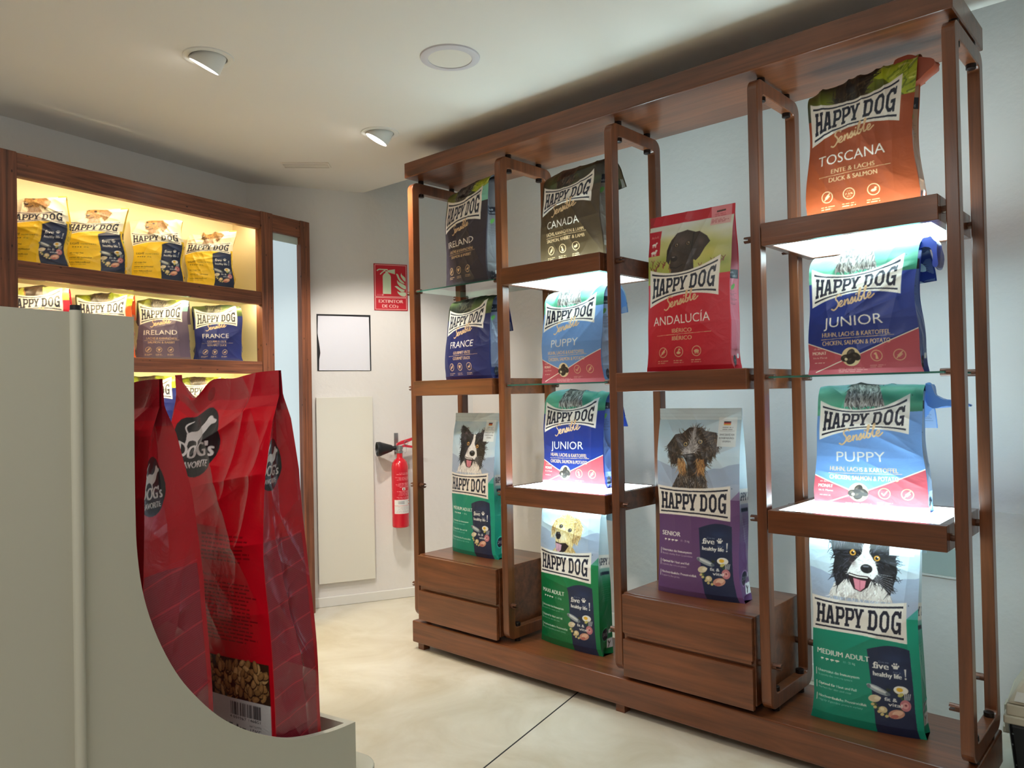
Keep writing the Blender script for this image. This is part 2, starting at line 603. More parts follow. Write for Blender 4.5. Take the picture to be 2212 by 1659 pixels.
def slab_word(A, edges, col, lay=None):
    """HAPPY DOG between two curves; edges(t) -> (x, y_bottom, y_top)"""
    lay = lay or [('H', 0), ('A', 1), ('P', 2.02), ('P', 2.98), ('Y', 3.85), ('D', 5.25), ('O', 6.35), ('G', 7.45)]
    tot = 8.45
    for ch, s in lay:
        for contours in SLAB[ch]:
            cs = []
            for c in contours:
                fine = []
                for (ax, ay), (bx, by) in zip(c, c[1:] + c[:1]):
                    for k in range(3):
                        fine.append((ax + (bx - ax) * k / 3, ay + (by - ay) * k / 3))
                w = []
                for px, py in fine:
                    sl = (py - 5) * 0.012
                    x, yb, yt = edges((s + px / 10.0 + sl) / tot)
                    w.append((x, yb + (yt - yb) * py / 10.0))
                cs.append(w)
            A.poly(cs[0], col, holes=cs[1:])


NAVY = (24, 28, 48)
BANNER = (236, 229, 219)


def banner(A, x0, x1, bl, tl, br, tr, sag=0.06, arch=0.06, word=True, cream=BANNER):
    """the pinched white banner with two rules and the slab word"""
    def top(t): return tl + (tr - tl) * t - sag * 4 * t * (1 - t)
    def bot(t): return bl + (br - bl) * t + arch * 4 * t * (1 - t)
    ts = np.linspace(0, 1, 24)
    X = lambda t: x0 + (x1 - x0) * t
    A.poly([(X(t), top(t)) for t in ts] + [(X(t), bot(t)) for t in ts[::-1]], cream)
    for f0, f1 in ((0.085, 0.135), (0.865, 0.915)):
        lo = 0.03
        q = [lo + (1 - 2 * lo) * t for t in ts]
        A.poly([(X(t), bot(t) + (top(t) - bot(t)) * f1) for t in q] + [(X(t), bot(t) + (top(t) - bot(t)) * f0) for t in q[::-1]], NAVY)
    if word:
        def e(t):
            tt = 0.045 + 0.91 * t
            h = top(tt) - bot(tt)
            return X(tt), bot(tt) + h * 0.205, bot(tt) + h * 0.795
        slab_word(A, e, NAVY)


SCRIPT = [[(1.7, 2.6), (1.3, 3.0), (0.8, 2.75), (0.7, 2.2), (1.05, 1.7), (1.25, 1.1), (0.95, 0.45), (0.45, 0.15), (0, 0.45)],
          [(1.25, 0.7), (1.8, 1.0), (2.0, 1.4), (1.75, 1.6), (1.45, 1.2), (1.55, 0.6), (1.95, 0.5), (2.35, 0.85), (2.5, 1.5), (2.5, 0.55)],
          [(2.5, 0.7), (2.75, 1.25), (3.05, 1.5), (3.15, 1.1), (3.12, 0.6), (3.4, 0.65), (3.85, 1.6), (3.95, 1.0), (3.8, 0.5), (3.5, 0.55)],
          [(3.8, 0.5), (4.2, 0.85), (4.4, 1.5), (4.4, 0.7), (4.7, 0.7), (5.15, 2.0), (5.25, 2.9), (5.0, 2.8), (4.95, 1.0), (5.1, 0.55), (5.5, 0.65), (5.6, 1.15), (5.3, 1.3)],
          [(5.45, 0.8), (6.05, 2.0), (6.25, 2.95), (6.0, 2.85), (6.0, 0.9), (6.2, 0.55), (6.5, 0.75), (7.05, 1.1), (7.1, 1.5), (6.8, 1.6), (6.6, 1.1), (6.8, 0.55), (7.2, 0.55), (7.7, 1.0)],
          [(4.5, 2.0), (4.56, 2.06)]]


def script(A, x, y, w, col, rot=0.16, foil=0.0):
    k = w / 7.7
    c, s = math.cos(rot), math.sin(rot)
    for st in SCRIPT:
        p = smooth_line(st, 6)
        q = np.stack([p[:, 0] * 1.0 + p[:, 1] * 0.22, p[:, 1] * 0.86], 1) * k
        A.line(np.stack([x + q[:, 0] * c - q[:, 1] * s, y + q[:, 0] * s + q[:, 1] * c], 1), 0.27 * k, col, 1, foil)


def paw(A, x, y, s, col):
    A.ell(x, y, s * 0.5, s * 0.4, col)
    A.ell(x - s * 0.28, y - s * 0.22, s * 0.2, s * 0.2, col)
    A.ell(x + s * 0.28, y - s * 0.22, s * 0.2, s * 0.2, col)
    for dx, dy, r in ((-0.62, 0.28, 0.3), (-0.24, 0.68, 0.15), (0.24, 0.68, -0.15), (0.62, 0.28, -0.3)):
        A.ell(x + dx * s, y + dy * s, s * 0.17, s * 0.24, col, rot=r)


def serif_text(A, s, x, y, h, w, col):
    """line of text with small feet to read as a serif face"""
    A.text(s, x, y, h, col, width=w, fat=h * 0.02)


def five_panel(A, x0, x1, x0b, ytop, light=(232, 232, 228), navy=(24, 38, 72)):
    """the navy panel with the slogan and the heart of food"""
    n = 12
    arc = [(x0 + (x1 - x0) * k / n, ytop - 0.02 + 0.06 * math.sin(PI * k / n * 0.8)) for k in range(n + 1)]
    A.poly([(x0b, 0)] + arc[:1] + arc[1:] + [(x1 + 0.03, 0)], navy)
    for (px, py, rx, ry) in ((x0 + 0.24, ytop - 0.08, 0.12, 0.05), (x0 + 0.30, ytop - 0.2, 0.09, 0.05)):
        A.soft(px, py, rx, ry, (44, 66, 112), 0.5)
    w = x1 - x0
    X = lambda f: x0 + w * f
    k = w / 0.40
    yb = ytop - 0.27 * k
    A.text('five', X(0.14), yb + 0.075 * k, 0.066 * k, light, width=w * 0.36, fat=0.003)
    A.line([(X(0.12), yb + 0.077 * k), (X(0.22), yb + 0.077 * k)], 0.007, light)
    A.text('Give me', X(0.27), yb + 0.135 * k, 0.021 * k, (150, 158, 176), width=w * 0.24)
    paw(A, X(0.66), yb + 0.108 * k, 0.045 * k, light)
    A.text('for a', X(0.60), yb + 0.050 * k, 0.018 * k, (150, 158, 176), width=w * 0.17)
    A.text('healthy life', X(0.13), yb, 0.046 * k, light, width=w * 0.66, fat=0.0025)
    A.poly([(X(0.855), yb + 0.10 * k), (X(0.90), yb + 0.10 * k), (X(0.885), yb + 0.025 * k), (X(0.870), yb + 0.025 * k)], light)
    A.ell(X(0.877), yb + 0.008 * k, 0.009 * k, 0.009 * k, light)
    # heart of food
    cx, cy, s = X(0.47), yb - 0.235 * k, 0.185 * k
    E = lambda dx, dy, rx, ry, c, rot=0.0, a=1.0: A.ell(cx + dx * s, cy + dy * s, rx * s, ry * s, c, a, rot)
    rg = random.Random(3)
    for _ in range(26):
        a = rg.uniform(0, 2 * PI)
        E(0.75 * math.cos(a), 0.62 * math.sin(a), 0.10, 0.06, rg.choice([(48, 78, 48), (70, 92, 58), (40, 50, 40)]), rg.uniform(0, 3))
    E(-0.52, 0.55, 0.62, 0.17, (150, 160, 168), -0.32)
    E(-0.55, 0.59, 0.50, 0.07, (208, 214, 214), -0.32)
    E(-0.02, 0.40, 0.12, 0.09, (96, 108, 118), -0.3)
    E(-0.98, 0.66, 0.10, 0.10, (104, 114, 122))
    E(0.62, 0.62, 0.40, 0.25, (44, 46, 50))
    E(0.62, 0.68, 0.36, 0.22, (238, 236, 226))
    E(0.56, 0.70, 0.16, 0.11, (236, 186, 52))
    E(0.60, 0.43, 0.16, 0.09, (196, 188, 110), 0.5)
    E(0.82, -0.10, 0.27, 0.30, (196, 120, 128))
    E(0.82, -0.10, 0.15, 0.17, (222, 160, 160))
    E(0.84, -0.08, 0.06, 0.06, (130, 60, 70))
    E(-0.72, 0.05, 0.32, 0.20, (214, 200, 168), 0.25)
    E(-0.55, 0.10, 0.18, 0.10, (232, 222, 196), 0.3)
    for dx, dy in ((-0.82, -0.28), (-0.70, -0.42), (-0.50, -0.62), (-0.35, -0.75), (-0.12, -0.80)):
        E(dx, dy, 0.10, 0.08, (206, 190, 128), 0.4)
    E(-0.30, -0.48, 0.22, 0.18, (216, 196, 150), 0.2)
    E(-0.34, -0.45, 0.10, 0.09, (238, 226, 190))
    E(0.36, -0.62, 0.42, 0.24, (206, 150, 128), 0.3)
    E(0.42, -0.56, 0.28, 0.13, (232, 190, 164), 0.35)
    E(0.26, -0.76, 0.20, 0.10, (186, 110, 100), 0.3)
    for q in range(4):
        A.line([(cx + (0.80 + 0.09 * q) * s, cy + 0.52 * s), (cx + (0.80 + 0.07 * q) * s, cy + 0.22 * s)], 0.05 * s, (176, 178, 180))
    A.text('fit &', cx - 0.20 * s, cy + 0.03 * s, 0.20 * s, light, width=0.62 * s, fat=0.002)
    A.text('vital', cx - 0.02 * s, cy - 0.23 * s, 0.20 * s, light, width=0.68 * s, fat=0.002)


def small_lines(A, x, y, w, rows, col, dy=0.016, hgt=0.006, seed=1, alpha=0.8):
    """fine print too small to read: broken rules"""
    rg = random.Random(seed)
    for r in range(rows):
        px = x
        end = x + w * rg.uniform(0.72, 1.0)
        while px < end:
            L = rg.uniform(0.02, 0.07)
            A.rect(px, min(px + L, end), y - r * dy, y - r * dy + hgt, col, alpha)
            px += L + 0.010

# ------------------------------------------------------------------ painted animals of the packaging
def TF(cx, cy, s):
    return lambda pts: [(cx + s * x, cy + s * y) for x, y in pts]


def eye(A, x, y, r, iris, rot=0.0):
    A.ell(x, y, r * 1.45, r * 1.1, (18, 14, 14), rot=rot)
    A.ell(x, y, r, r * 0.95, iris)
    A.ell(x, y, r * 0.5, r * 0.5, (12, 10, 10))
    A.ell(x + r * 0.3, y + r * 0.35, r * 0.2, r * 0.2, (240, 240, 240))


def in_poly(P):
    P = list(P)
    def f(x, y):
        c = False
        j = len(P) - 1
        for i in range(len(P)):
            if (P[i][1] > y) != (P[j][1] > y) and x < (P[j][0] - P[i][0]) * (y - P[i][1]) / (P[j][1] - P[i][1]) + P[i][0]:
                c = not c
            j = i
        return c
    return f


def bbox(P):
    return (min(p[0] for p in P), max(p[0] for p in P), min(p[1] for p in P), max(p[1] for p in P))


def furred(A, pts, base, cols, n, L, cx, cy, w=0.012, out=True, alpha=0.85):
    A.poly(pts, base)
    A.fur(in_poly(pts), n, L, lambda x, y: math.atan2(y - cy, x - cx) - (0.5 if x > cx else -0.5) * 0.6, cols, w, bbox(pts), alpha=alpha)


def sky_scene(A, y0, y1, hill=None, top=(176, 210, 226), low=(204, 216, 226), hills=((150, 164, 190), (172, 184, 204)), seed=1):
    A.grad(y0, y1, low, top)
    A.clouds(y0, y1, seed, [(226, 234, 240), (196, 214, 232), (166, 196, 222)], 22, 0.3)
    rg = random.Random(seed)
    for k, c in enumerate(hills):
        yy = y0 + (0.34 - 0.17 * k) * (y1 - y0)
        pts = [(-0.05, y0)]
        for i in range(14):
            x = -0.05 + 1.1 * i / 13
            edge = abs(x - 0.5) * 0.22 * (1 - 0.5 * k)
            pts.append((x, yy - 0.06 + edge + rg.uniform(-0.015, 0.015)))
        pts.append((1.05, y0))
        A.poly(pts, c, 0.75)


def collie(A, cx, cy, s):
    T = TF(cx, cy, s)
    BLK, BC = (20, 20, 25), [(10, 10, 14), (32, 31, 38), (58, 58, 70), (22, 21, 26)]
    W_, WC = (226, 222, 216), [(240, 238, 232), (205, 198, 196), (190, 180, 176)]
    chest = T([(-1.15, -1.15), (-0.95, -0.75), (-0.6, -0.45), (0.5, -0.45), (0.75, -0.8), (0.85, -1.15)])
    furred(A, chest, W_, WC, 260, 0.20 * s, cx, cy + 0.6 * s, 0.03 * s)
    head = T([(-0.95, 0.85), (-0.85, 1.0), (-0.25, 0.78), (0.05, 0.72), (0.4, 0.80), (0.95, 0.82), (1.05, 0.6), (0.92, 0.2), (0.98, -0.2), (0.88, -0.6), (0.78, -0.95), (0.5, -0.62), (0.3, -0.55), (-0.45, -0.55), (-0.62, -0.6), (-0.85, -0.85), (-0.98, -0.45), (-0.9, 0.1), (-1.02, 0.45)])
    furred(A, head, BLK, BC, 520, 0.22 * s, cx, cy + 0.1 * s, 0.03 * s)
    for ear in ([(-1.08, 0.95), (-0.95, 1.18), (-0.55, 1.02), (-0.22, 0.78), (-0.42, 0.5), (-0.9, 0.42)], [(0.42, 0.78), (0.75, 1.02), (1.02, 0.92), (1.06, 0.55), (0.75, 0.42), (0.5, 0.5)]):
        e = T(ear)
        m = np.mean(e, 0)
        furred(A, e, (26, 25, 30), BC + [(96, 84, 92), (70, 64, 72)], 160, 0.15 * s, m[0], m[1], 0.028 * s)
    A.soft(cx - 0.62 * s, cy + 0.80 * s, 0.12 * s, 0.09 * s, (150, 130, 140), 0.6)
    muz = T([(0.0, 0.72), (0.16, 0.72), (0.16, 0.3), (0.32, 0.05), (0.42, -0.28), (0.28, -0.5), (-0.35, -0.52), (-0.52, -0.35), (-0.36, -0.05), (-0.08, 0.25), (0.0, 0.5)])
    furred(A, muz, (232, 230, 226), WC + [(222, 220, 220)], 230, 0.10 * s, cx + 0.05 * s, cy - 0.1 * s, 0.016 * s)
    A.soft(cx - 0.35 * s, cy - 0.02 * s, 0.13 * s, 0.2 * s, (70, 44, 42), 0.5, 0.5)
    mouth = T([(-0.48, -0.36), (-0.2, -0.42), (0.12, -0.42), (0.24, -0.5), (0.12, -0.75), (-0.1, -0.92), (-0.32, -0.86), (-0.46, -0.62)])
    A.poly(mouth, (34, 16, 20))
    A.poly(T([(-0.34, -0.52), (-0.1, -0.56), (0.06, -0.56), (0.02, -0.78), (-0.12, -0.90), (-0.28, -0.84)]), (206, 124, 138))
    A.line(T([(-0.13, -0.58), (-0.13, -0.84)]), 0.035 * s, (176, 92, 110))
    A.line(T([(-0.46, -0.42), (-0.22, -0.47), (0.1, -0.47)]), 0.04 * s, (236, 232, 224))
    A.ell(cx + 0.07 * s, cy - 0.19 * s, 0.18 * s, 0.14 * s, (16, 16, 18))
    A.ell(cx + 0.05 * s, cy - 0.12 * s, 0.10 * s, 0.03 * s, (96, 98, 106))
    eye(A, cx - 0.34 * s, cy + 0.27 * s, 0.095 * s, (196, 140, 56), -0.2)
    eye(A, cx + 0.38 * s, cy + 0.16 * s, 0.09 * s, (196, 140, 56), -0.2)
    for k in range(7):
        A.line(T([(0.3, -0.3 - 0.03 * k), (0.85, -0.35 - 0.09 * k)]), 0.008 * s, (200, 200, 205))


def golden(A, cx, cy, s):
    T = TF(cx, cy, s)
    G, GC = (222, 196, 134), [(238, 218, 166), (206, 170, 104), (182, 142, 82), (230, 206, 150), (245, 232, 196)]
    chest = T([(-1.1, -1.5), (-0.9, -0.9), (-0.5, -0.5), (0.5, -0.6), (0.8, -1.0), (0.85, -1.5)])
    furred(A, chest, (206, 176, 118), GC, 420, 0.24 * s, cx, cy + 0.4 * s, 0.035 * s)
    head = T([(-0.75, 0.65), (-0.4, 0.92), (0.1, 0.95), (0.55, 0.8), (0.75, 0.45), (0.65, -0.1), (0.45, -0.6), (0.1, -0.9), (-0.4, -0.95), (-0.75, -0.6), (-0.78, -0.1), (-0.68, 0.25)])
    furred(A, head, G, GC, 420, 0.14 * s, cx, cy + 0.4 * s, 0.028 * s)
    for ear in ([(-0.72, 0.72), (-0.88, 0.62), (-1.1, 0.1), (-1.08, -0.18), (-0.86, -0.1), (-0.74, 0.2)], [(0.5, 0.85), (0.75, 0.82), (1.02, 0.45), (0.98, 0.0), (0.72, -0.45), (0.5, -0.35), (0.55, 0.2)]):
        e = T(ear)
        m = np.mean(e, 0)
        furred(A, e, (206, 172, 112), GC + [(150, 108, 62), (172, 126, 72)], 170, 0.18 * s, m[0], m[1] + 0.4 * s, 0.025 * s)
    A.line(T([(0.5, 0.6), (0.52, 0.1), (0.45, -0.35)]), 0.05 * s, (150, 112, 68), 0.7)
    A.soft(cx - 0.28 * s, cy - 0.2 * s, 0.36 * s, 0.3 * s, (246, 236, 208), 0.7)
    mouth = T([(-0.75, -0.42), (-0.45, -0.48), (0.0, -0.42), (0.22, -0.55), (-0.05, -0.85), (-0.4, -0.98), (-0.68, -0.82)])
    A.poly(mouth, (44, 32, 34))
    A.poly(T([(-0.72, -0.5), (-0.45, -0.52), (-0.28, -0.55), (-0.32, -0.82), (-0.5, -0.94), (-0.68, -0.8)]), (206, 158, 176))
    A.line(T([(-0.5, -0.55), (-0.5, -0.85)]), 0.03 * s, (176, 122, 146))
    A.poly(T([(-0.78, -0.12), (-0.72, 0.05), (-0.45, 0.08), (-0.36, -0.1), (-0.48, -0.28), (-0.68, -0.3)]), (30, 30, 36))
    A.ell(cx - 0.55 * s, cy - 0.0 * s, 0.1 * s, 0.03 * s, (110, 112, 120))
    A.line(T([(-0.57, -0.28), (-0.55, -0.45)]), 0.03 * s, (50, 42, 42))
    eye(A, cx - 0.42 * s, cy + 0.36 * s, 0.085 * s, (84, 66, 52))
    eye(A, cx + 0.2 * s, cy + 0.22 * s, 0.085 * s, (84, 66, 52))


def wirehair(A, cx, cy, s):
    T = TF(cx, cy, s)
    B, BC = (58, 46, 38), [(36, 28, 24), (84, 68, 54), (116, 100, 82), (60, 48, 40), (44, 36, 32)]
    body = T([(-0.85, -1.25), (-0.6, -0.8), (-0.4, -0.5), (0.4, -0.5), (0.55, -0.8), (0.65, -1.25)])
    furred(A, body, (66, 62, 60), BC + [(150, 146, 142), (120, 118, 116)], 300, 0.2 * s, cx, cy + 0.5 * s, 0.03 * s)
    for ear in ([(-0.5, 0.75), (-0.75, 0.72), (-1.08, 0.3), (-0.95, -0.1), (-0.88, -0.4), (-0.62, -0.35), (-0.45, 0.2)], [(0.5, 0.85), (0.85, 0.8), (1.1, 0.5), (0.95, 0.1), (0.75, -0.2), (0.6, -0.1), (0.55, 0.3)]):
        e = T(ear)
        m = np.mean(e, 0)
        furred(A, e, (52, 42, 36), BC, 230, 0.2 * s, m[0], m[1] + 0.5 * s, 0.03 * s)
    head = T([(-0.55, 0.7), (-0.2, 0.98), (0.3, 0.98), (0.6, 0.75), (0.68, 0.2), (0.6, -0.4), (0.35, -0.75), (0.0, -0.85), (-0.35, -0.75), (-0.5, -0.3), (-0.6, 0.2)])
    furred(A, head, B, BC, 480, 0.2 * s, cx, cy + 0.1 * s, 0.03 * s)
    blaze = T([(-0.02, 1.0), (0.08, 0.95), (0.06, 0.55), (0.25, 0.25), (0.1, 0.05), (-0.25, 0.0), (-0.35, 0.15), (-0.12, 0.4), (-0.05, 0.7)])
    furred(A, blaze, (150, 146, 146), [(214, 212, 212), (176, 172, 172), (120, 116, 116)], 150, 0.2 * s, cx, cy, 0.022 * s)
    for bx in (-0.42, 0.36):
        A.fur(lambda x, y: True, 90, 0.28 * s, lambda x, y: -PI / 2, [(176, 128, 78), (146, 100, 58), (206, 164, 110)], 0.025 * s, (cx + (bx - 0.16) * s, cx + (bx + 0.16) * s, cy - 0.6 * s, cy - 0.15 * s))
    A.soft(cx, cy - 0.42 * s, 0.2 * s, 0.22 * s, (30, 24, 24), 0.85)
    A.ell(cx - 0.04 * s, cy - 0.14 * s, 0.19 * s, 0.15 * s, (28, 24, 25))
    A.ell(cx - 0.06 * s, cy - 0.06 * s, 0.1 * s, 0.03 * s, (112, 106, 106))
    eye(A, cx - 0.3 * s, cy + 0.36 * s, 0.085 * s, (172, 148, 98))
    eye(A, cx + 0.3 * s, cy + 0.46 * s, 0.085 * s, (172, 148, 98))


def pointer(A, cx, cy, s):
    T = TF(cx, cy, s)
    D, DC = (58, 44, 38), [(44, 32, 28), (76, 60, 52), (66, 50, 44), (96, 80, 72)]
    neck = T([(-0.65, -1.3), (-0.5, -0.5), (0.5, -0.4), (0.62, -1.3)])
    furred(A, neck, (50, 40, 36), DC, 120, 0.1 * s, cx, cy, 0.03 * s)
    for k in range(16):
        A.ell(cx + A.rng.uniform(-0.4, 0.2) * s, cy + A.rng.uniform(-1.28, -0.85) * s, 0.04 * s, 0.06 * s, (176, 172, 168), 0.7)
    A.poly(T([(-0.62, 0.6), (-0.78, 0.2), (-0.8, -0.25), (-0.68, -0.42), (-0.52, 0.0)]), (44, 33, 29))
    skull = T([(-0.62, 0.62), (-0.35, 0.9), (0.1, 1.0), (0.5, 0.85), (0.62, 0.4), (0.5, -0.4), (0.1, -0.75), (-0.35, -0.8), (-0.62, -0.6), (-0.6, -0.2), (-0.55, 0.2)])
    A.poly(skull, D)
    A.soft(cx - 0.1 * s, cy + 0.55 * s, 0.35 * s, 0.28 * s, (98, 82, 74), 0.7)
    A.soft(cx - 0.38 * s, cy - 0.2 * s, 0.18 * s, 0.3 * s, (92, 78, 70), 0.8)
    A.soft(cx + 0.2 * s, cy - 0.1 * s, 0.3 * s, 0.35 * s, (46, 34, 30), 0.7)
    A.fur(in_poly(skull), 200, 0.09 * s, lambda x, y: -PI / 2, DC, 0.018 * s, bbox(skull), alpha=0.4)
    ear = T([(0.42, 0.85), (0.7, 0.85), (1.05, 0.6), (1.22, 0.35), (1.0, 0.1), (0.78, -0.25), (0.62, -0.4), (0.45, -0.3), (0.4, 0.2)])
    A.poly(ear, (54, 41, 36))
    A.soft(cx + 0.8 * s, cy + 0.4 * s, 0.2 * s, 0.25 * s, (98, 82, 74), 0.7)
    A.line(T([(0.42, 0.82), (0.4, 0.2), (0.45, -0.3)]), 0.06 * s, (30, 22, 20))
    A.ell(cx - 0.42 * s, cy - 0.2 * s, 0.17 * s, 0.13 * s, (34, 26, 25))
    A.ell(cx - 0.45 * s, cy - 0.13 * s, 0.08 * s, 0.03 * s, (122, 112, 106))
    A.line(T([(-0.6, -0.55), (-0.3, -0.62), (0.0, -0.5)]), 0.035 * s, (24, 18, 17))
    eye(A, cx - 0.33 * s, cy + 0.38 * s, 0.08 * s, (120, 92, 62))
    eye(A, cx + 0.2 * s, cy + 0.4 * s, 0.085 * s, (120, 92, 62))


def sketch_dog(A, cx, cy, s):
    """brown pencil portrait with the muzzle to one side"""
    T = TF(cx, cy, s)
    cols = [(104, 74, 40), (136, 100, 56), (74, 52, 34), (168, 136, 82)]
    head = T([(-0.9, -0.25), (-0.75, 0.3), (-0.3, 0.62), (0.4, 0.6), (0.7, 0.2), (0.6, -0.3), (0.2, -0.6), (-0.4, -0.6), (-0.8, -0.5)])
    furred(A, head, (176, 142, 88), cols, 240, 0.22 * s, cx - 0.5 * s, cy, 0.04 * s, alpha=0.6)
    ear = T([(0.3, 0.6), (0.9, 0.55), (1.5, 0.2), (1.35, -0.25), (0.9, -0.75), (0.55, -0.2)])
    furred(A, ear, (142, 110, 72), cols, 120, 0.2 * s, cx + 0.4 * s, cy + 0.5 * s, 0.04 * s, alpha=0.6)
    chest = T([(-0.5, -0.55), (0.4, -0.5), (0.75, -1.1), (-0.7, -1.1)])
    furred(A, chest, (172, 150, 130), cols + [(200, 180, 150)], 90, 0.2 * s, cx, cy, 0.04 * s, alpha=0.5)
    A.ell(cx - 0.68 * s, cy - 0.22 * s, 0.2 * s, 0.13 * s, (52, 40, 38))
    A.ell(cx - 0.66 * s, cy - 0.15 * s, 0.14 * s, 0.04 * s, (190, 176, 150))
    A.line(T([(-0.8, -0.45), (-0.45, -0.52), (-0.1, -0.35)]), 0.06 * s, (66, 46, 36))
    A.ell(cx + 0.0 * s, cy + 0.2 * s, 0.13 * s, 0.09 * s, (48, 34, 26))
    A.ell(cx - 0.62 * s, cy + 0.28 * s, 0.11 * s, 0.07 * s, (60, 42, 32))


# ------------------------------------------------------------------ the fronts
GOLD, PALE = (222, 186, 140), (236, 226, 206)
DOUBLE = (238, 232, 222)


def icons(A, y, xs, kinds, r, col, notes=True):
    for x, k in zip(xs, kinds):
        A.ring(x, y, r, r * 0.14, col)
        if k == 'wheat':
            A.line([(x - r * 0.45, y - r * 0.5), (x + r * 0.45, y + r * 0.55)], r * 0.2, col)
            for q in range(4):
                A.ell(x - r * 0.25 + q * r * 0.16, y - r * 0.1 + q * r * 0.14, r * 0.16, r * 0.09, col, 1, 2.2)
                A.ell(x - r * 0.1 + q * r * 0.16, y - r * 0.3 + q * r * 0.14, r * 0.16, r * 0.09, col, 1, -0.4)
        elif k == 'duck':
            A.ell(x, y - r * 0.12, r * 0.46, r * 0.24, col, 1, 0.15)
            A.ell(x + r * 0.3, y + r * 0.26, r * 0.17, r * 0.15, col)
            A.line([(x + r * 0.2, y), (x + r * 0.3, y + r * 0.26)], r * 0.16, col)
            A.poly([(x + r * 0.42, y + r * 0.32), (x + r * 0.66, y + r * 0.22), (x + r * 0.42, y + r * 0.16)], col)
        elif k == 'dog':
            A.poly([(x - r * 0.2, y - r * 0.6), (x - r * 0.15, y + r * 0.1), (x - r * 0.45, y + r * 0.3), (x - r * 0.35, y + r * 0.45), (x, y + r * 0.6), (x + r * 0.1, y + r * 0.2), (x + r * 0.3, y - r * 0.6)], col)
        elif k == 'pig':
            A.ell(x, y, r * 0.55, r * 0.3, col)
            for dx in (-0.35, -0.1, 0.2, 0.4):
                A.line([(x + dx * r, y), (x + dx * r, y - r * 0.5)], r * 0.14, col)
        elif k == 'leaf':
            for a in (-0.5, 0, 0.5):
                A.ell(x + a * r * 0.5, y, r * 0.13, r * 0.55, col, 1, -a)
        elif k == 'cup':
            A.ell(x, y - r * 0.2, r * 0.5, r * 0.26, col)
            A.line([(x - r * 0.1, y - r * 0.1), (x + r * 0.15, y + r * 0.55), (x + r * 0.35, y + r * 0.3)], r * 0.2, col)
        elif k == 'pct':
            A.text('7.5%', x, y - r * 0.18, r * 0.36, col, 'c', r * 1.3, fat=0.001)
            A.text('NUR', x, y + r * 0.34, r * 0.22, col, 'c', r * 0.6)
            A.text('FETT', x, y - r * 0.58, r * 0.22, col, 'c', r * 0.7)
        elif k == 'check':
            A.line([(x - r * 0.4, y), (x - r * 0.1, y - r * 0.35), (x + r * 0.45, y + r * 0.4)], r * 0.22, col)
        if notes:
            small_lines(A, x - r * 1.2, y - r * 1.75, r * 2.4, 2, col, r * 0.38, r * 0.16, int(x * 100))


def front_sensible(col, name, sub1, sub2, top, kinds, namecol=DOUBLE, low=None, h=1.72, gold=GOLD, foil=0.0, subs=0.62, ks=1.0):
    """front with the banner, a golden script, the recipe and three round signs; top paints what is above"""
    def paint(nu, nv):
        A = Art(h, nu, nv, 3, col)
        k = ks if not low else 0.93
        top(A, 0.86 * k, h)
        A.poly([(0, 0), (1, 0), (1, 1.0 * k), (0, 0.95 * k)], col)
        if low:
            low(A)
        banner(A, 0.03, 0.885, 0.70 * k, (1.10 if low else 1.12) * k, 0.77 * k, (1.15 if low else 1.19) * k, 0.10, 0.075)
        A.text('R', 0.90, 1.13 * k, 0.012, NAVY)
        script(A, 0.24, 0.645 * k, 0.42, gold, 0.20, foil)
        ny = 0.505 * k if not low else 0.455
        A.text(name, 0.44, ny, 0.098, namecol, 'c', min(0.70, 0.092 * len(name)), rot=0.02)
        for q, (t, yy) in enumerate(((sub1, ny - 0.095), (sub2, ny - 0.175))):
            A.text(t, 0.46, yy, 0.044, gold, 'c', min(subs, 0.034 * len(t)), fat=0.0012)
        A.line([(0.14, ny - 0.118), (0.80, ny - 0.105)], 0.005, gold)
        if not low:
            icons(A, 0.205 * k, (0.22, 0.42, 0.635), kinds, 0.055, gold)
        return A
    return paint


def low_chevron(sign2):
    def low(A):
        red = (184, 76, 88)
        A.poly([(0, 0), (1, 0), (1, 0.40), (0.42, 0.15), (0, 0.31)], red)
        A.line([(0, 0.31), (0.40, 0.16)], 0.009, PALE)
        A.line([(0.08, 0.03), (0.36, 0.14)], 0.009, PALE)
        A.line([(0.44, 0.16), (1, 0.40)], 0.009, PALE)
        A.ell(0.42, 0.165, 0.088, 0.088, (222, 200, 158))
        for dx, dy, r in ((-0.05, -0.012, 0.2), (0.0, 0.03, 0.9), (0.045, 0.0, -0.6), (-0.005, -0.035, 0.5)):
            A.ell(0.42 + dx, 0.165 + dy, 0.046, 0.034, (44, 36, 32), 1, r)
            A.ell(0.42 + dx - 0.01, 0.165 + dy + 0.01, 0.018, 0.01, (84, 72, 62), 0.8, r)
        A.ell(0.372, 0.142, 0.014, 0.014, (226, 210, 176))
        A.text('MONAT', 0.045, 0.195, 0.032, PALE, width=0.14, fat=0.001)
        A.text('ab dem', 0.06, 0.245, 0.018, PALE, width=0.08)
        A.text('bis 6. Monat', 0.05, 0.158, 0.018, PALE, width=0.14)
        small_lines(A, 0.06, 0.115, 0.13, 1, PALE, seed=4)
        icons(A, 0.165, (0.645, 0.835), sign2, 0.052, (214, 170, 132), False)
        small_lines(A, 0.30, 0.055, 0.26, 3, (220, 160, 150), 0.016, 0.006, 5)
        small_lines(A, 0.58, 0.075, 0.14, 2, (220, 160, 150), 0.016, 0.006, 6)
    return low


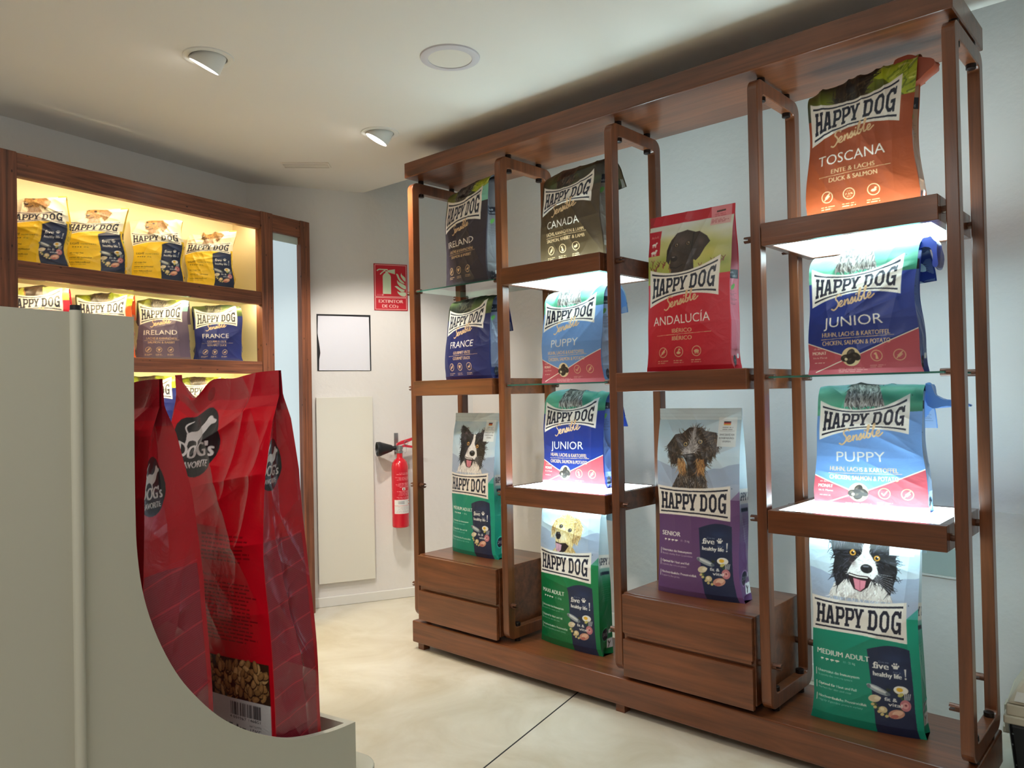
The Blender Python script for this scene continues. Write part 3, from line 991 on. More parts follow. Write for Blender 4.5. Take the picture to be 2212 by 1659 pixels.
def top_meadow(kind):
    def top(A, y0, h):
        if kind == 'andalucia':
            A.grad(y0, h, (164, 168, 62), (214, 218, 214))
            A.clouds(y0 + 0.1, h - 0.25, 2, [(176, 178, 70), (206, 196, 92), (140, 156, 60), (222, 214, 140)], 50, 0.5)
            A.clouds(h - 0.35, h, 5, [(222, 226, 226), (230, 232, 230)], 20, 0.5)
            A.clouds(y0 - 0.05, y0 + 0.3, 9, [(150, 160, 66), (126, 146, 58), (190, 190, 96)], 30, 0.5)
            rg = random.Random(8)
            for k in range(26):
                x = rg.random()
                y = y0 + 0.20 + rg.uniform(-0.04, 0.06) + abs(x - 0.5) * 0.12
                t = rg.uniform(0.04, 0.075)
                c = rg.choice([(128, 52, 52), (150, 70, 60), (108, 46, 50)])
                A.line([(x, y), (x + 0.005, y + t * 0.6)], 0.010, c)
                A.line([(x + 0.005, y + t * 0.5), (x - 0.018, y + t)], 0.007, c)
                A.line([(x + 0.005, y + t * 0.5), (x + 0.022, y + t)], 0.007, c)
            pointer(A, 0.45, y0 + 0.40, 0.255)
            A.rect(0, 1, h - 0.115, h, (186, 22, 44))
            A.rect(0, 0.155, 1.27, h - 0.17, (186, 22, 44))
            A.text('Adult', 0.08, h - 0.25, 0.03, (226, 170, 150), 'c', 0.10)
            for yy, q in ((1.40, 1.0), (1.31, 1.25)):
                A.ell(0.075, yy, 0.030 * q, 0.013 * q, BANNER)
                A.ell(0.105 * 1.0 + 0.002, yy + 0.016 * q, 0.012 * q, 0.010 * q, BANNER)
                for dx in (-0.022, -0.01, 0.012, 0.022):
                    A.line([(0.075 + dx * q, yy), (0.075 + dx * q, yy - 0.028 * q)], 0.007, BANNER)
            A.text('11 kg+', 0.075, 1.225, 0.024, (226, 170, 150), 'c', 0.09)
            A.rect(0.74, 0.97, h - 0.20, h, (226, 160, 164), 0.75)
            A.poly([(0.80, h - 0.05), (0.90, h - 0.045), (0.90, h - 0.062), (0.80, h - 0.067)], (70, 40, 40))
            small_lines(A, 0.78, h - 0.09, 0.15, 2, (176, 70, 80), 0.02, 0.007, 3)
            small_lines(A, 0.75, h - 0.145, 0.2, 3, (176, 70, 80), 0.016, 0.007, 4)
        elif kind in ('puppy', 'junior'):
            A.grad(y0, h, (60, 150, 120), (176, 212, 236))
            A.clouds(y0, y0 + 0.32, 3, [(52, 160, 120), (96, 190, 150), (24, 96, 72), (150, 206, 176)], 60, 0.5)
            A.clouds(y0 + 0.3, h, 4, [(200, 222, 240), (160, 200, 232), (222, 226, 240)], 24, 0.45)
            sx, sc = 0.45, 0.30
            T = TF(sx, y0 + 0.40, sc)
            furred(A, T([(-0.6, -0.75), (-0.4, 0.0), (0.4, 0.0), (0.7, -0.75)]), (146, 140, 132), [(200, 196, 190), (90, 84, 80), (60, 56, 54), (176, 170, 160)], 200, 0.05, sx, y0 + 0.6, 0.012)
            head = T([(-0.75, 0.3), (-0.4, 0.85), (0.2, 0.95), (0.8, 0.8), (1.3, 0.45), (0.9, 0.1), (0.4, -0.05), (-0.4, -0.1)])
            furred(A, head, (40, 38, 40), [(24, 22, 24), (70, 66, 66), (100, 96, 96)], 260, 0.06, sx, y0 + 0.4, 0.012)
            A.poly(T([(-0.35, 0.0), (-0.45, 0.35), (-0.15, 0.62), (0.1, 0.5), (0.05, 0.1)]), (214, 208, 196))
            A.ell(sx - 0.2 * sc, y0 + 0.40 + 0.28 * sc, 0.13 * sc, 0.10 * sc, (26, 24, 26))
            eye(A, sx + 0.02 * sc, y0 + 0.40 + 0.62 * sc, 0.06 * sc, (110, 80, 50))
            A.rect(0.02, 0.17, 1.27, 1.5, (110, 160, 222) if kind == 'puppy' else (60, 110, 190))
            A.ell(0.09, 1.36, 0.03, 0.014, (226, 236, 244))
            A.ell(0.115, 1.378, 0.013, 0.010, (226, 236, 244))
        else:
            base, spots, furc = {
                'canada': ((44, 34, 26), [(36, 28, 22), (60, 46, 34), (90, 110, 60)], [(70, 52, 40), (40, 28, 22), (110, 84, 64), (28, 20, 18)]),
                'ireland': ((52, 52, 44), [(60, 70, 40), (120, 130, 40), (40, 38, 44), (180, 186, 60)], [(70, 64, 60), (36, 34, 38), (120, 112, 104)]),
                'france': ((44, 54, 40), [(50, 70, 40), (36, 40, 34), (150, 170, 90), (80, 100, 50)], [(60, 60, 50), (30, 32, 30), (110, 112, 90)]),
                'toscana': ((46, 44, 26), [(60, 62, 24), (40, 34, 24), (150, 170, 30)], [(52, 40, 28), (34, 26, 22), (80, 66, 44)])}[kind]
            A.grad(y0, h, base, [c * 0.8 for c in base])
            A.clouds(y0, h, 6, spots, 60, 0.55)
            if kind in ('ireland', 'toscana'):
                lime = (176, 190, 40)
                A.poly([(1, y0 + 0.05), (1, h), (0.80, h), (0.42, y0 + 0.42), (0.72, y0 + 0.34)], lime, 0.9)
                A.fur(in_poly([(1, y0 + 0.05), (1, h), (0.80, h), (0.42, y0 + 0.42), (0.72, y0 + 0.34)]), 90, 0.14, lambda x, y: 0.7, [(214, 222, 90), (120, 140, 20), (90, 110, 30), (230, 236, 150)], 0.02, (0.4, 1, y0, h), alpha=0.6)
            if kind == 'ireland':
                A.poly([(0.86, y0 + 0.12), (1, y0 + 0.12), (1, y0 + 0.42), (0.88, y0 + 0.38)], (126, 196, 176))
            T = TF(0.45, y0 + 0.36, 0.30)
            P = T([(-0.6, -0.6), (-0.5, 0.1), (-0.2, 0.55), (0.4, 0.75), (1.0, 0.9), (0.9, 0.4), (0.5, 0.0), (0.3, -0.6)])
            furred(A, P, furc[1], furc, 300, 0.09, 0.3, y0, 0.014)
            A.ell(0.42, y0 + 0.32, 0.05, 0.036, (24, 18, 18))
        # strip of the banner shadowed by nothing; the picture simply ends here
    return top


def front_vital(col, name, dog, dark=False, h=2.06, rows=('Supports the immune system', 'Perfect for skin and coat', 'Highly digestible protein variety')):
    """front with the sky picture, the banner and the navy slogan panel"""
    def paint(nu, nv):
        A = Art(h, nu, nv, 3, col)
        sky_scene(A, 1.10, h, seed=len(name))
        {'collie': lambda: collie(A, 0.52, 1.58, 0.30), 'golden': lambda: golden(A, 0.50, 1.43, 0.25),
         'wirehair': lambda: wirehair(A, 0.46, 1.58, 0.30)}[dog]()
        A.rect(0, 1, h - 0.13, h, (206, 222, 228))
        A.line([(0, h - 0.10), (1, h - 0.10)], 0.004, (180, 196, 204))
        A.line([(0, h - 0.06), (1, h - 0.06)], 0.004, (180, 196, 204))
        A.rect(0.74, 0.95, h - 0.42, h - 0.10, (226, 234, 236), 0.9)
        for q, c in enumerate(((40, 36, 36), (196, 60, 50), (222, 180, 80))):
            A.rect(0.80, 0.88, h - 0.16 - 0.014 * q, h - 0.146 - 0.014 * q, c)
        small_lines(A, 0.79, h - 0.215, 0.12, 2, (120, 126, 132), 0.022, 0.007, 2)
        A.line([(0.76, h - 0.25), (0.93, h - 0.25)], 0.003, (150, 156, 160))
        for q, t in enumerate(('OHNE ZUSATZ VON', 'KONSERVIERUNGS-', 'STOFFEN')):
            A.text(t, 0.845, h - 0.30 - 0.036 * q, 0.020, (70, 78, 88), 'c', 0.17 if q < 2 else 0.09)
        A.poly([(0, 0), (1, 0), (1, 0.95), (0, 0.97)], col)
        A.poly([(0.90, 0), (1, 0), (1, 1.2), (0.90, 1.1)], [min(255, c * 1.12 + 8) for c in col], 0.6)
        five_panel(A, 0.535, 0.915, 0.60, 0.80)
        tc = (234, 232, 224)
        A.text(name, 0.05, 0.66, 0.052, tc, width=0.042 * len(name), fat=0.0018)
        for q in range(4):
            A.ell(0.10 + 0.05 * q, 0.615, 0.016 + 0.002 * q, 0.008, tc)
            A.line([(0.095 + 0.05 * q, 0.615), (0.095 + 0.05 * q, 0.60)], 0.006, tc)
        A.text('11 - 25 kg', 0.31, 0.607, 0.022, tc, width=0.11)
        for q, t in enumerate(rows):
            y = 0.475 - 0.125 * q
            A.line([(0.035, y + 0.035), (0.035, y - 0.03)], 0.006, tc)
            de = ('Unterstützt das Immunsystem', 'Optimal für Haut und Fell', 'Hochverdauliche Proteinvielfalt')[q]
            A.text(de, 0.055, y + 0.008, 0.026, tc, width=0.0148 * len(de), fat=0.001)
            A.text(t, 0.055, y - 0.030, 0.021, tc, width=0.0128 * len(t), alpha=0.75)
        banner(A, 0.0, 0.90, 0.89, 1.22, 0.87, 1.25, 0.03, 0.02)
        A.text('R', 0.91, 1.215, 0.014, NAVY)
        return A
    return paint


def front_yellow(nu, nv):
    h = 1.36
    col = (238, 200, 44)
    A = Art(h, nu, nv, 3, col)
    A.grad(0.86, h, (240, 236, 206), (232, 230, 196))
    sketch_dog(A, 0.46, 1.19, 0.19)
    A.poly([(0, 0), (1, 0), (1, 0.86), (0, 0.86)], col)
    five_panel(A, 0.575, 0.965, 0.58, 0.80)
    A.text('LIGHT', 0.06, 0.56, 0.042, (84, 74, 40), width=0.16, fat=0.0015)
    A.text('CALORIE CONTROL', 0.24, 0.565, 0.022, (110, 96, 46), width=0.28)
    for q in range(4):
        A.ell(0.10 + 0.045 * q, 0.515, 0.014, 0.008, (84, 74, 40))
    A.text('25 kg', 0.29, 0.505, 0.022, (84, 74, 40), width=0.08)
    for q, t in enumerate(('mit weniger Fett', 'aktiviert den Stoffwechsel', 'hoher Ballaststoffanteil')):
        A.text(t, 0.05, 0.39 - 0.09 * q, 0.024, (92, 80, 40), width=0.0145 * len(t), fat=0.001)
        small_lines(A, 0.05, 0.362 - 0.09 * q, 0.012 * len(t), 1, (120, 104, 50), seed=q)
    banner(A, 0.0, 0.95, 0.73, 1.03, 0.79, 1.08, 0.06, 0.07, cream=(244, 240, 222))
    return A


# ------------------------------------------------------------------ gussets, backs, other printed sheets
def gusset_sensible(col, h, light=(150, 150, 150)):
    def paint(nu, nv):
        A = Art(h, nu, nv, 2, col)
        A.poly([(0.10, 0.42), (0.95, 0.42), (0.95, h), (0.10, h)], [c * 0.35 + l * 0.65 for c, l in zip(col, light)])
        ink = [c * 0.45 for c in light]
        small_lines(A, 0.16, h - 0.25, 0.7, 10, ink, 0.055, 0.016, 2)
        A.rect(0.10, 0.95, h * 0.55, h * 0.55 + 0.28, (20, 26, 40))
        A.text('Rundum', 0.18, h * 0.55 + 0.16, 0.075, (214, 214, 214), width=0.5)
        A.text('bellen wild', 0.18, h * 0.55 + 0.05, 0.07, (214, 214, 214), width=0.66)
        A.ell(0.6, h * 0.50, 0.16, 0.07, (90, 150, 70), 1, 0.5)
        small_lines(A, 0.16, h * 0.47, 0.7, 9, ink, 0.05, 0.014, 3)
        A.ell(0.42, 0.28, 0.17, 0.17, (18, 24, 38))
        A.text('21/10', 0.42, 0.25, 0.07, (200, 204, 210), 'c', 0.24)
        A.rect(0.66, 0.86, 0.36, 0.50, (222, 224, 226))
        return A
    return paint


def gusset_vital(col, h, number):
    def paint(nu, nv):
        A = Art(h, nu, nv, 2, col)
        A.grad(h * 0.52, h, (190, 206, 214), (206, 220, 226))
        A.grad(h * 0.40, h * 0.53, col, (186, 200, 204))
        A.rect(0.22, 1.0, h * 0.50, h * 0.50 + 0.42, (226, 222, 214))
        e = lambda t: (0.28 + 1.1 * t, h * 0.50 + 0.10, h * 0.50 + 0.32)
        slab_word(A, e, NAVY)
        A.rect(0.30, 0.95, h * 0.46, h * 0.46 + 0.10, (22, 40, 60))
        small_lines(A, 0.34, h * 0.45, 0.6, 12, [c * 0.6 + 70 for c in col], 0.07, 0.018, 3)
        A.ell(0.40, 0.66, 0.22, 0.20, (18, 28, 50))
        A.ring(0.40, 0.66, 0.24, 0.025, [min(255, c + 70) for c in col])
        A.text(number, 0.40, 0.60, 0.13, (222, 224, 226), 'c', 0.30)
        A.rect(0.68, 0.86, 0.66, 0.80, (226, 230, 232))
        A.rect(0.56, 0.98, 0.20, 0.50, (226, 230, 232))
        A.line([(0.64, 0.42), (0.72, 0.34), (0.68, 0.24)], 0.05, (20, 24, 30))
        A.line([(0.72, 0.34), (0.80, 0.40)], 0.04, (20, 24, 30))
        return A
    return paint


def plain(col, h):
    def paint(nu, nv):
        return Art(h, nu, nv, 1, col)
    return paint

# ------------------------------------------------------------------ bags
def grid_mesh(name, P, ink, material, parent, cyc=False):
    """P (nv, nu, 3) vertices, ink (nv, nu, 4) or one colour"""
    nv, nu = P.shape[:2]
    me = bpy.data.meshes.new(name)
    n = nv * nu
    me.vertices.add(n)
    me.vertices.foreach_set('co', np.ascontiguousarray(P.reshape(-1), np.float32))
    i = np.arange(n).reshape(nv, nu)
    q = np.stack([i[:-1, :-1], i[:-1, 1:], i[1:, 1:], i[1:, :-1]], -1).reshape(-1, 4)
    me.loops.add(q.size)
    me.loops.foreach_set('vertex_index', q.reshape(-1).astype(np.int32))
    me.polygons.add(len(q))
    me.polygons.foreach_set('loop_start', np.arange(0, q.size, 4, dtype=np.int32))
    me.polygons.foreach_set('use_smooth', np.ones(len(q), bool))
    me.update(calc_edges=True)
    at = me.color_attributes.new('ink', 'BYTE_COLOR', 'POINT')
    if ink.ndim == 1:
        ink = np.tile(np.array(list(ink[:3]) + [1.0], np.float32), (nv, nu, 1))
    at.data.foreach_set('color_srgb', np.ascontiguousarray(ink.reshape(-1), np.float32))
    me.materials.append(material)
    o = bpy.data.objects.new(name, me)
    return put(o, parent)


def wrinkles(seed, n=9):
    rg = random.Random(seed)
    W = []
    for _ in range(n):
        a = rg.gauss(PI / 2, 0.75)
        k = rg.uniform(9, 26)
        W.append((k * math.cos(a), k * math.sin(a), rg.uniform(0, 6.3), rg.uniform(0.4, 1.0), rg.random(), rg.random(), rg.uniform(0.25, 0.6)))

    def f(u, t):
        h = np.zeros(np.broadcast(u, t).shape)
        for kx, ky, ph, am, cu, ct, sp in W:
            env = np.exp(-(((u - cu) / sp) ** 2 + ((t - ct) / (sp * 0.8)) ** 2))
            h = h + am * env * (1 - np.abs(np.sin(kx * u * 0.6 + ky * t * 0.8 + ph))) ** 2.2
            h = h + 0.35 * am * env * np.sin(kx * u * 0.35 + ky * t * 0.3 + ph * 2)
        return h - h.mean()
    return f


class Shape:
    def __init__(self, W, D, L, seed, lean=0.0, fold=None, r=0.045, turn=170.0, amp=0.0045, flare=0.0, twist=0.0, waist=0.0, gf=0.7, ef=0.66, wave=0.0, plump=False):
        self.__dict__.update(W=W, D=D, L=L, lean=lean, fold=fold, r=r, turn=math.radians(turn), amp=amp, flare=flare, twist=twist, waist=waist, gf=gf, ef=ef, wave=wave, plump=plump)
        self.wr = wrinkles(seed)
        self.wg = wrinkles(seed + 50)
        rg = random.Random(seed * 3 + 1)
        self.ed = [[(rg.uniform(4, 9), rg.uniform(0, 6.3), rg.uniform(0.3, 1.0)), (rg.uniform(10, 17), rg.uniform(0, 6.3), rg.uniform(0.15, 0.5))] for _ in range(2)]

    def at(self, x_dir, off, s, u):
        """centre path at s (depending on u across) plus off along the front normal"""
        s1 = np.full_like(s, 1e9) if self.fold is None else self.fold[0] + (self.fold[1] - self.fold[0]) * u
        arc = self.r * self.turn
        s = np.asarray(s, float)
        lean = self.lean
        y = np.minimum(s, s1) * math.sin(lean)
        z = np.minimum(s, s1) * math.cos(lean)
        al = np.clip((s - s1) / self.r, 0, self.turn)
        # arc starting with heading lean
        y = y + self.r * (np.cos(lean) - np.cos(lean + al))
        z = z + self.r * (np.sin(lean + al) - np.sin(lean))
        rest = np.maximum(s - s1 - arc, 0)
        ph = lean + al
        y = y + rest * np.sin(ph)
        z = z + rest * np.cos(ph)
        return np.stack([x_dir, self.D / 2 + y - off * np.cos(ph), z + off * np.sin(ph)], -1)

    def edge(self, t, k):
        return self.amp * 1.25 * np.clip(t / 0.1, 0, 1) * sum(a * np.sin(f * t + p) for f, p, a in self.ed[k])

    def prof(self, s, u):
        L = self.L
        if self.fold is None:
            t = s / L
            b = np.interp(t, [0, .03, .12, .3, .55, .75, .88, .94, 1], [.78, .95, 1, 1, .93, .66, .30, .07, .05] if not self.plump else [.85, .97, 1, 1, .96, .74, .40, .08, .05])
        else:
            s1 = self.fold[0] + (self.fold[1] - self.fold[0]) * u
            t = s / s1
            b1 = np.interp(t, [0, .05, .2, .5, .75, 1], [.78, .95, 1, .98, .80, .48])
            b2 = np.interp((s - s1) / np.maximum(L - s1, 1e-3), [0, .5, .8, 1], [.48, .14, .05, .05])
            b = np.where(t < 1, b1, b2)
        b = b * self.D / 2
        tt = s / L
        a = self.W / 2 * np.interp(tt, [0, .04, .12, .5, .85, 1], [1.03, .99, .965, .955 - self.waist, .98, 1.0])
        a = a + self.flare * np.clip((tt - 0.6) / 0.4, 0, 1)
        g = np.sqrt(np.maximum((self.D / 2) ** 2 - b ** 2, 0)) * self.gf
        return a, b, g

    def front(self, u, s, back=False):
        a, b, g = self.prof(s, u)
        e = self.ef + (1 - self.ef) * (1 - np.abs(2 * u - 1) ** 2.6)
        t = s / self.L
        h = self.wr(u, t) if not back else self.wg(u, t)
        fade = (1 - np.abs(2 * u - 1) ** 6) * np.clip(t / 0.06, 0, 1)
        up = np.interp(t, [0, .3, .6, .75, 1], [.6, .7, 1.3, 1.9, 1.5])
        off = b * e + h * self.amp * fade * up
        if self.wave:
            s = s * (1 - self.wave * (np.exp(-((u - 0.20) / 0.13) ** 2) + 0.25 * np.exp(-((u - 0.55) / 0.2) ** 2)) * t ** 5)
        x = a * (2 * u - 1) + self.twist * t * t + u * self.edge(t, 1) - (1 - u) * self.edge(t, 0)
        return self.at(x, -off if back else off, s, u)

    def gusset(self, q, s, side):
        u = np.full(np.broadcast(q, s).shape, 1.0 if side > 0 else 0.0)
        s = s + 0 * q
        a, b, g = self.prof(s, u)
        t = s / self.L
        fold = 1 - np.abs(2 * q - 1)
        h = self.wg(q * 0.4 + (0.5 if side > 0 else 0), t) * fold
        bul = 0.010 * fold * np.clip(1 - t * 1.5, 0, 1)
        x = a - g * fold + bul + h * self.amp * 1.3
        x = side * (x + self.edge(t, 1 if side > 0 else 0)) + self.twist * t * t
        off = b * self.ef * (1 - 2 * q)
        return self.at(x, off, s, u)


def build_bag(name, label, loc, rz, sh, art, side_art, back_col, cell, material=None, group=None, seam=None, cat='bag', gcell=None):
    """one bag: printed front panel, two side gussets, back panel, base"""
    material = material or M_FILM
    t = thing(name, label, cat, loc, rz, group)
    nu, nv = max(8, int(sh.W / cell)), max(8, int(sh.L / cell))
    A = art(nu, nv)
    U, S = np.meshgrid(np.linspace(0, 1, nu), np.linspace(0, sh.L, nv))
    grid_mesh('front_panel', sh.front(U, S), A.ink(), material, t)
    gc = gcell or cell * 1.6
    gu, gv = max(12, int(sh.D / gc)), max(12, int(sh.L / gc))
    G = side_art(gu, gv)
    Q, S = np.meshgrid(np.linspace(0, 1, gu), np.linspace(0, sh.L, gv))
    o = grid_mesh('side_gusset', sh.gusset(Q, S, 1), G.ink(), material, t)
    Q, S = np.meshgrid(np.linspace(0, 1, 14), np.linspace(0, sh.L, 60))
    bc = np.array(back_col, np.float32) / 255.0
    grid_mesh('side_gusset', sh.gusset(Q, S, -1)[:, ::-1], bc, material, t)
    U, S = np.meshgrid(np.linspace(0, 1, 40), np.linspace(0, sh.L, 90))
    grid_mesh('back_panel', sh.front(U, S, True)[:, ::-1], bc, material, t)
    # base: between the bottom edges
    U = np.linspace(0, 1, 24)
    z = np.zeros_like(U)
    f0, b0 = sh.front(U, z), sh.front(U, z, True)
    K = np.linspace(0, 1, 8)[:, None, None]
    grid_mesh('base_panel', f0[None] * (1 - K) + b0[None] * K, bc * 0.9, material, t)
    # sealed top edge
    U = np.linspace(0, 1, 40)
    top = np.full_like(U, sh.L)
    f1, b1 = sh.front(U, top), sh.front(U, top, True)
    K = np.linspace(0, 1, 3)[:, None, None]
    sc = np.array(seam if seam is not None else back_col, np.float32) / 255.0
    grid_mesh('top_seal', f1[None] * (1 - K) + b1[None] * K, sc, material, t)
    return t


def seal_roll(t, pts, y0, y1, material):
    """the rolled-up end of the seal: a solid crumpled lump with the outline pts in x,z"""
    p = smooth_line(pts + pts[:1], 4)[:-1]
    bm = bmesh.new()
    rings = []
    for k in range(6):
        f = k / 5
        c = p.mean(0)
        q = c + (p - c) * (0.93 + 0.07 * math.sin(PI * f)) + np.stack([0.002 * np.sin(9 * f + np.arange(len(p))), 0.002 * np.cos(7 * f + 1.3 * np.arange(len(p)))], 1)
        rings.append([bm.verts.new((a, y0 + (y1 - y0) * f, b)) for a, b in q])
    n = len(p)
    for A, B in zip(rings, rings[1:]):
        for k in range(n):
            bm.faces.new((A[k], A[(k + 1) % n], B[(k + 1) % n], B[k]))
    bm.faces.new(rings[0][::-1])
    bm.faces.new(rings[-1])
    return link_bm('rolled_seal', bm, material, t, smooth=True)


def seal_tail(t, pts, y0, y1, col, material=None):
    """the loose rolled end of the top seal: a curved strip following pts in x,z from y0 back to y1"""
    p = smooth_line(pts, 6)
    n = len(p)
    K = np.linspace(0, 1, 8)
    P = np.zeros((8, n, 3))
    for i, k in enumerate(K):
        P[i, :, 0] = p[:, 0] - 0.012 * k
        P[i, :, 1] = y0 + (y1 - y0) * k + 0.006 * np.sin(np.linspace(0, 5, n) + 3 * k)
        P[i, :, 2] = p[:, 1] + 0.010 * k
    o = grid_mesh('rolled_seal', P, np.array(col, np.float32) / 255.0, material or M_FILM, t)
    md = o.modifiers.new('solid', 'SOLIDIFY')
    md.thickness = 0.002
    return o

# ------------------------------------------------------------------ room
CEIL = 2.51
AZL, AZB = math.radians(-11), math.radians(25)
RL, RB = PI / 2 - AZL, PI / 2 - AZB            # turn of the left shelf and of the back wall about Z
L0 = Vector((-0.933, 0.037, 0))                # right front corner of the left shelf
B0 = Vector((-0.896, 0.364, 0))                # origin on the back wall


def loc2(o, rz, x, y, z=0.0):
    c, s = math.cos(rz), math.sin(rz)
    return Vector((o.x + x * c - y * s, o.y + x * s + y * c, z))


def cross2(p, a, q, b):
    d = a.x * b.y - a.y * b.x
    t = ((q.x - p.x) * b.y - (q.y - p.y) * b.x) / d
    return Vector((p.x + a.x * t, p.y + a.y * t, 0))


dL = Vector((math.cos(RL), math.sin(RL), 0))
dB = Vector((math.cos(RB), math.sin(RB), 0))
WL0 = loc2(L0, RL, 0, 0.285)
cA = cross2(WL0, dL, B0, dB)                   # corner of left and back wall
WR0, WR1 = Vector((-0.6, 1.02, 0)), Vector((4.7, 0.52, 0))
dR = (WR1 - WR0).normalized()
cB = cross2(B0, dB, WR0, dR)                   # corner of back and right wall
cC = Vector((4.7, 0.52, 0))
cD = Vector((4.7, -4.6, 0))
cE = cross2(WL0, dL, Vector((0, -4.6, 0)), Vector((1, 0, 0)))
TOP = 2.95


def wall(name, p, q, z0, z1, m, th=0.10):
    d = (q - p).normalized()
    nrm = Vector((d.y, -d.x, 0))
    cen = (cA + cB + cC + cD + cE) / 5
    if nrm.dot(cen - p) > 0:
        nrm = -nrm
    bm = bmesh.new()
    e = d * 0.0
    pts = [p - e, q + e, q + e + nrm * th, p - e + nrm * th]
    lo = [bm.verts.new((v.x, v.y, z0)) for v in pts]
    hi = [bm.verts.new((v.x, v.y, z1)) for v in pts]
    bm.faces.new(lo)
    bm.faces.new(hi[::-1])
    for i in range(4):
        bm.faces.new((lo[i], lo[(i + 1) % 4], hi[(i + 1) % 4], hi[i]))
    return tag(link_bm(name, bm, m), kind='structure')


def concrete():
    m = mat('polished_concrete', srgb(206, 196, 174), 0.33)
    nt = m.node_tree
    p = nt.nodes['Principled BSDF']
    tc = nt.nodes.new('ShaderNodeTexCoord')
    n1 = nt.nodes.new('ShaderNodeTexNoise')
    n1.inputs['Scale'].default_value = 2.6
    n1.inputs['Detail'].default_value = 9
    n1.inputs['Roughness'].default_value = 0.6
    n1.inputs['Distortion'].default_value = 0.8
    nt.links.new(tc.outputs['Object'], n1.inputs['Vector'])
    r = nt.nodes.new('ShaderNodeValToRGB')
    r.color_ramp.elements[0].position = 0.3
    r.color_ramp.elements[0].color = srgb(190, 180, 157)
    r.color_ramp.elements[1].position = 0.68
    r.color_ramp.elements[1].color = srgb(218, 213, 199)
    nt.links.new(n1.outputs['Fac'], r.inputs['Fac'])
    nt.links.new(r.outputs['Color'], p.inputs['Base Color'])
    n2 = nt.nodes.new('ShaderNodeTexNoise')
    n2.inputs['Scale'].default_value = 5
    n2.inputs['Detail'].default_value = 6
    nt.links.new(tc.outputs['Object'], n2.inputs['Vector'])
    mr = nt.nodes.new('ShaderNodeMapRange')
    mr.inputs['To Min'].default_value = 0.24
    mr.inputs['To Max'].default_value = 0.50
    nt.links.new(n2.outputs['Fac'], mr.inputs['Value'])
    nt.links.new(mr.outputs[0], p.inputs['Roughness'])
    return m


M_FLOOR = concrete()
bm = bmesh.new()
pts = [cA, cB, cC, cD, cE]
lo = [bm.verts.new((v.x, v.y, -0.1)) for v in pts]
hi = [bm.verts.new((v.x, v.y, 0)) for v in pts]
bm.faces.new(lo)
bm.faces.new(hi)
for i in range(5):
    bm.faces.new((lo[i], lo[(i + 1) % 5], hi[(i + 1) % 5], hi[i]))
tag(link_bm('floor', bm, M_FLOOR), kind='structure')
wall('wall_left', cA, cE, 0, TOP, M_WALL)
wall('wall_back', cA, cB, 0, TOP, M_WALL)
wall('wall_right', cB, cC, 0, TOP, M_WALL)
wall('wall_side', cC, cD, 0, TOP, M_WALL)
wall('wall_rear', cD, cE, 0, TOP, M_WALL)
# narrow saw joint in the floor
bm = bmesh.new()
a, b = Vector((0.979, 0.017, 0)), Vector((1.126, -0.667, 0))
d = (b - a).normalized()
a, b = a - d * 0.45, a + d * 3.2
n = Vector((d.y, -d.x, 0)) * 0.0028
v = [bm.verts.new((p.x, p.y, 0.0006)) for p in (a - n, b - n, b + n, a + n)]
w = [bm.verts.new((p.x, p.y, -0.004)) for p in (a - n, b - n, b + n, a + n)]
bm.faces.new(v)
bm.faces.new(w[::-1])
for i in range(4):
    bm.faces.new((w[i], w[(i + 1) % 4], v[(i + 1) % 4], v[i]))
tag(link_bm('floor_joint', bm, M_DARK), kind='structure')

# false ceiling with round cut-outs; it stops short of the right wall, the gap above it is open to a slab
SPOTS = [(0.05, -0.206, 0.068), (0.26, -1.159, 0.068)]
e0, e1 = Vector((-0.80, 0.397, 0)), Vector((2.43, 0.455, 0))
dE = (e1 - e0).normalized()
c0 = cross2(e0, dE, B0, dB)
cF = cross2(e0, dE, Vector((4.7, 0, 0)), Vector((0, 1, 0)))
out = [cA, c0, cF, cD, cE]
bm = bmesh.new()


def loop(points, z):
    vs = [bm.verts.new((p[0], p[1], z)) for p in points]
    return [bm.edges.new((vs[i], vs[(i + 1) % len(vs)])) for i in range(len(vs))]


ed = loop(out, CEIL)
holes = []
for x, y, r in SPOTS:
    holes.append([(x + r * math.cos(2 * PI * k / 32), y + r * math.sin(2 * PI * k / 32)) for k in range(32)])
    ed += loop(holes[-1], CEIL)
bmesh.ops.triangle_fill(bm, edges=ed, use_beauty=True)
r = bmesh.ops.extrude_face_region(bm, geom=list(bm.faces))
bmesh.ops.translate(bm, verts=[g for g in r['geom'] if isinstance(g, bmesh.types.BMVert)], vec=(0, 0, 0.03))
tag(link_bm('ceiling', bm, M_CEIL), kind='structure')
bm = bmesh.new()
lo = [bm.verts.new((v.x, v.y, TOP)) for v in pts]
hi = [bm.verts.new((v.x, v.y, TOP + 0.1)) for v in pts]
bm.faces.new(lo)
bm.faces.new(hi)
for i in range(5):
    bm.faces.new((lo[i], lo[(i + 1) % 5], hi[(i + 1) % 5], hi[i]))
tag(link_bm('ceiling_slab', bm, M_CEIL), kind='structure')


def wall_item(name, x0, x1, y0, y1, z0, z1, m, origin=B0, rz=RB, bevel=0.0):
    bm = bmesh.new()
    bm_box(bm, x0, x1, y0, y1, z0, z1)
    o = link_bm(name, bm, m, bevel=bevel)
    o.location = origin
    o.rotation_euler = (0, 0, rz)
    return o


# baseboards: a low plinth and a rounded bead above it
bbk = wall_item('baseboard_back', -0.45, 0.70, -0.014, 0, 0, 0.058, M_TRIM, bevel=0.004)
tag(bbk, kind='structure')
rzR = math.atan2(dR.y, dR.x)
bbr = wall_item('baseboard_right', 0.02, 5.0, -0.018, 0, 0, 0.07, M_TRIM, origin=cB, rz=rzR, bevel=0.004)
tag(bbr, kind='structure')
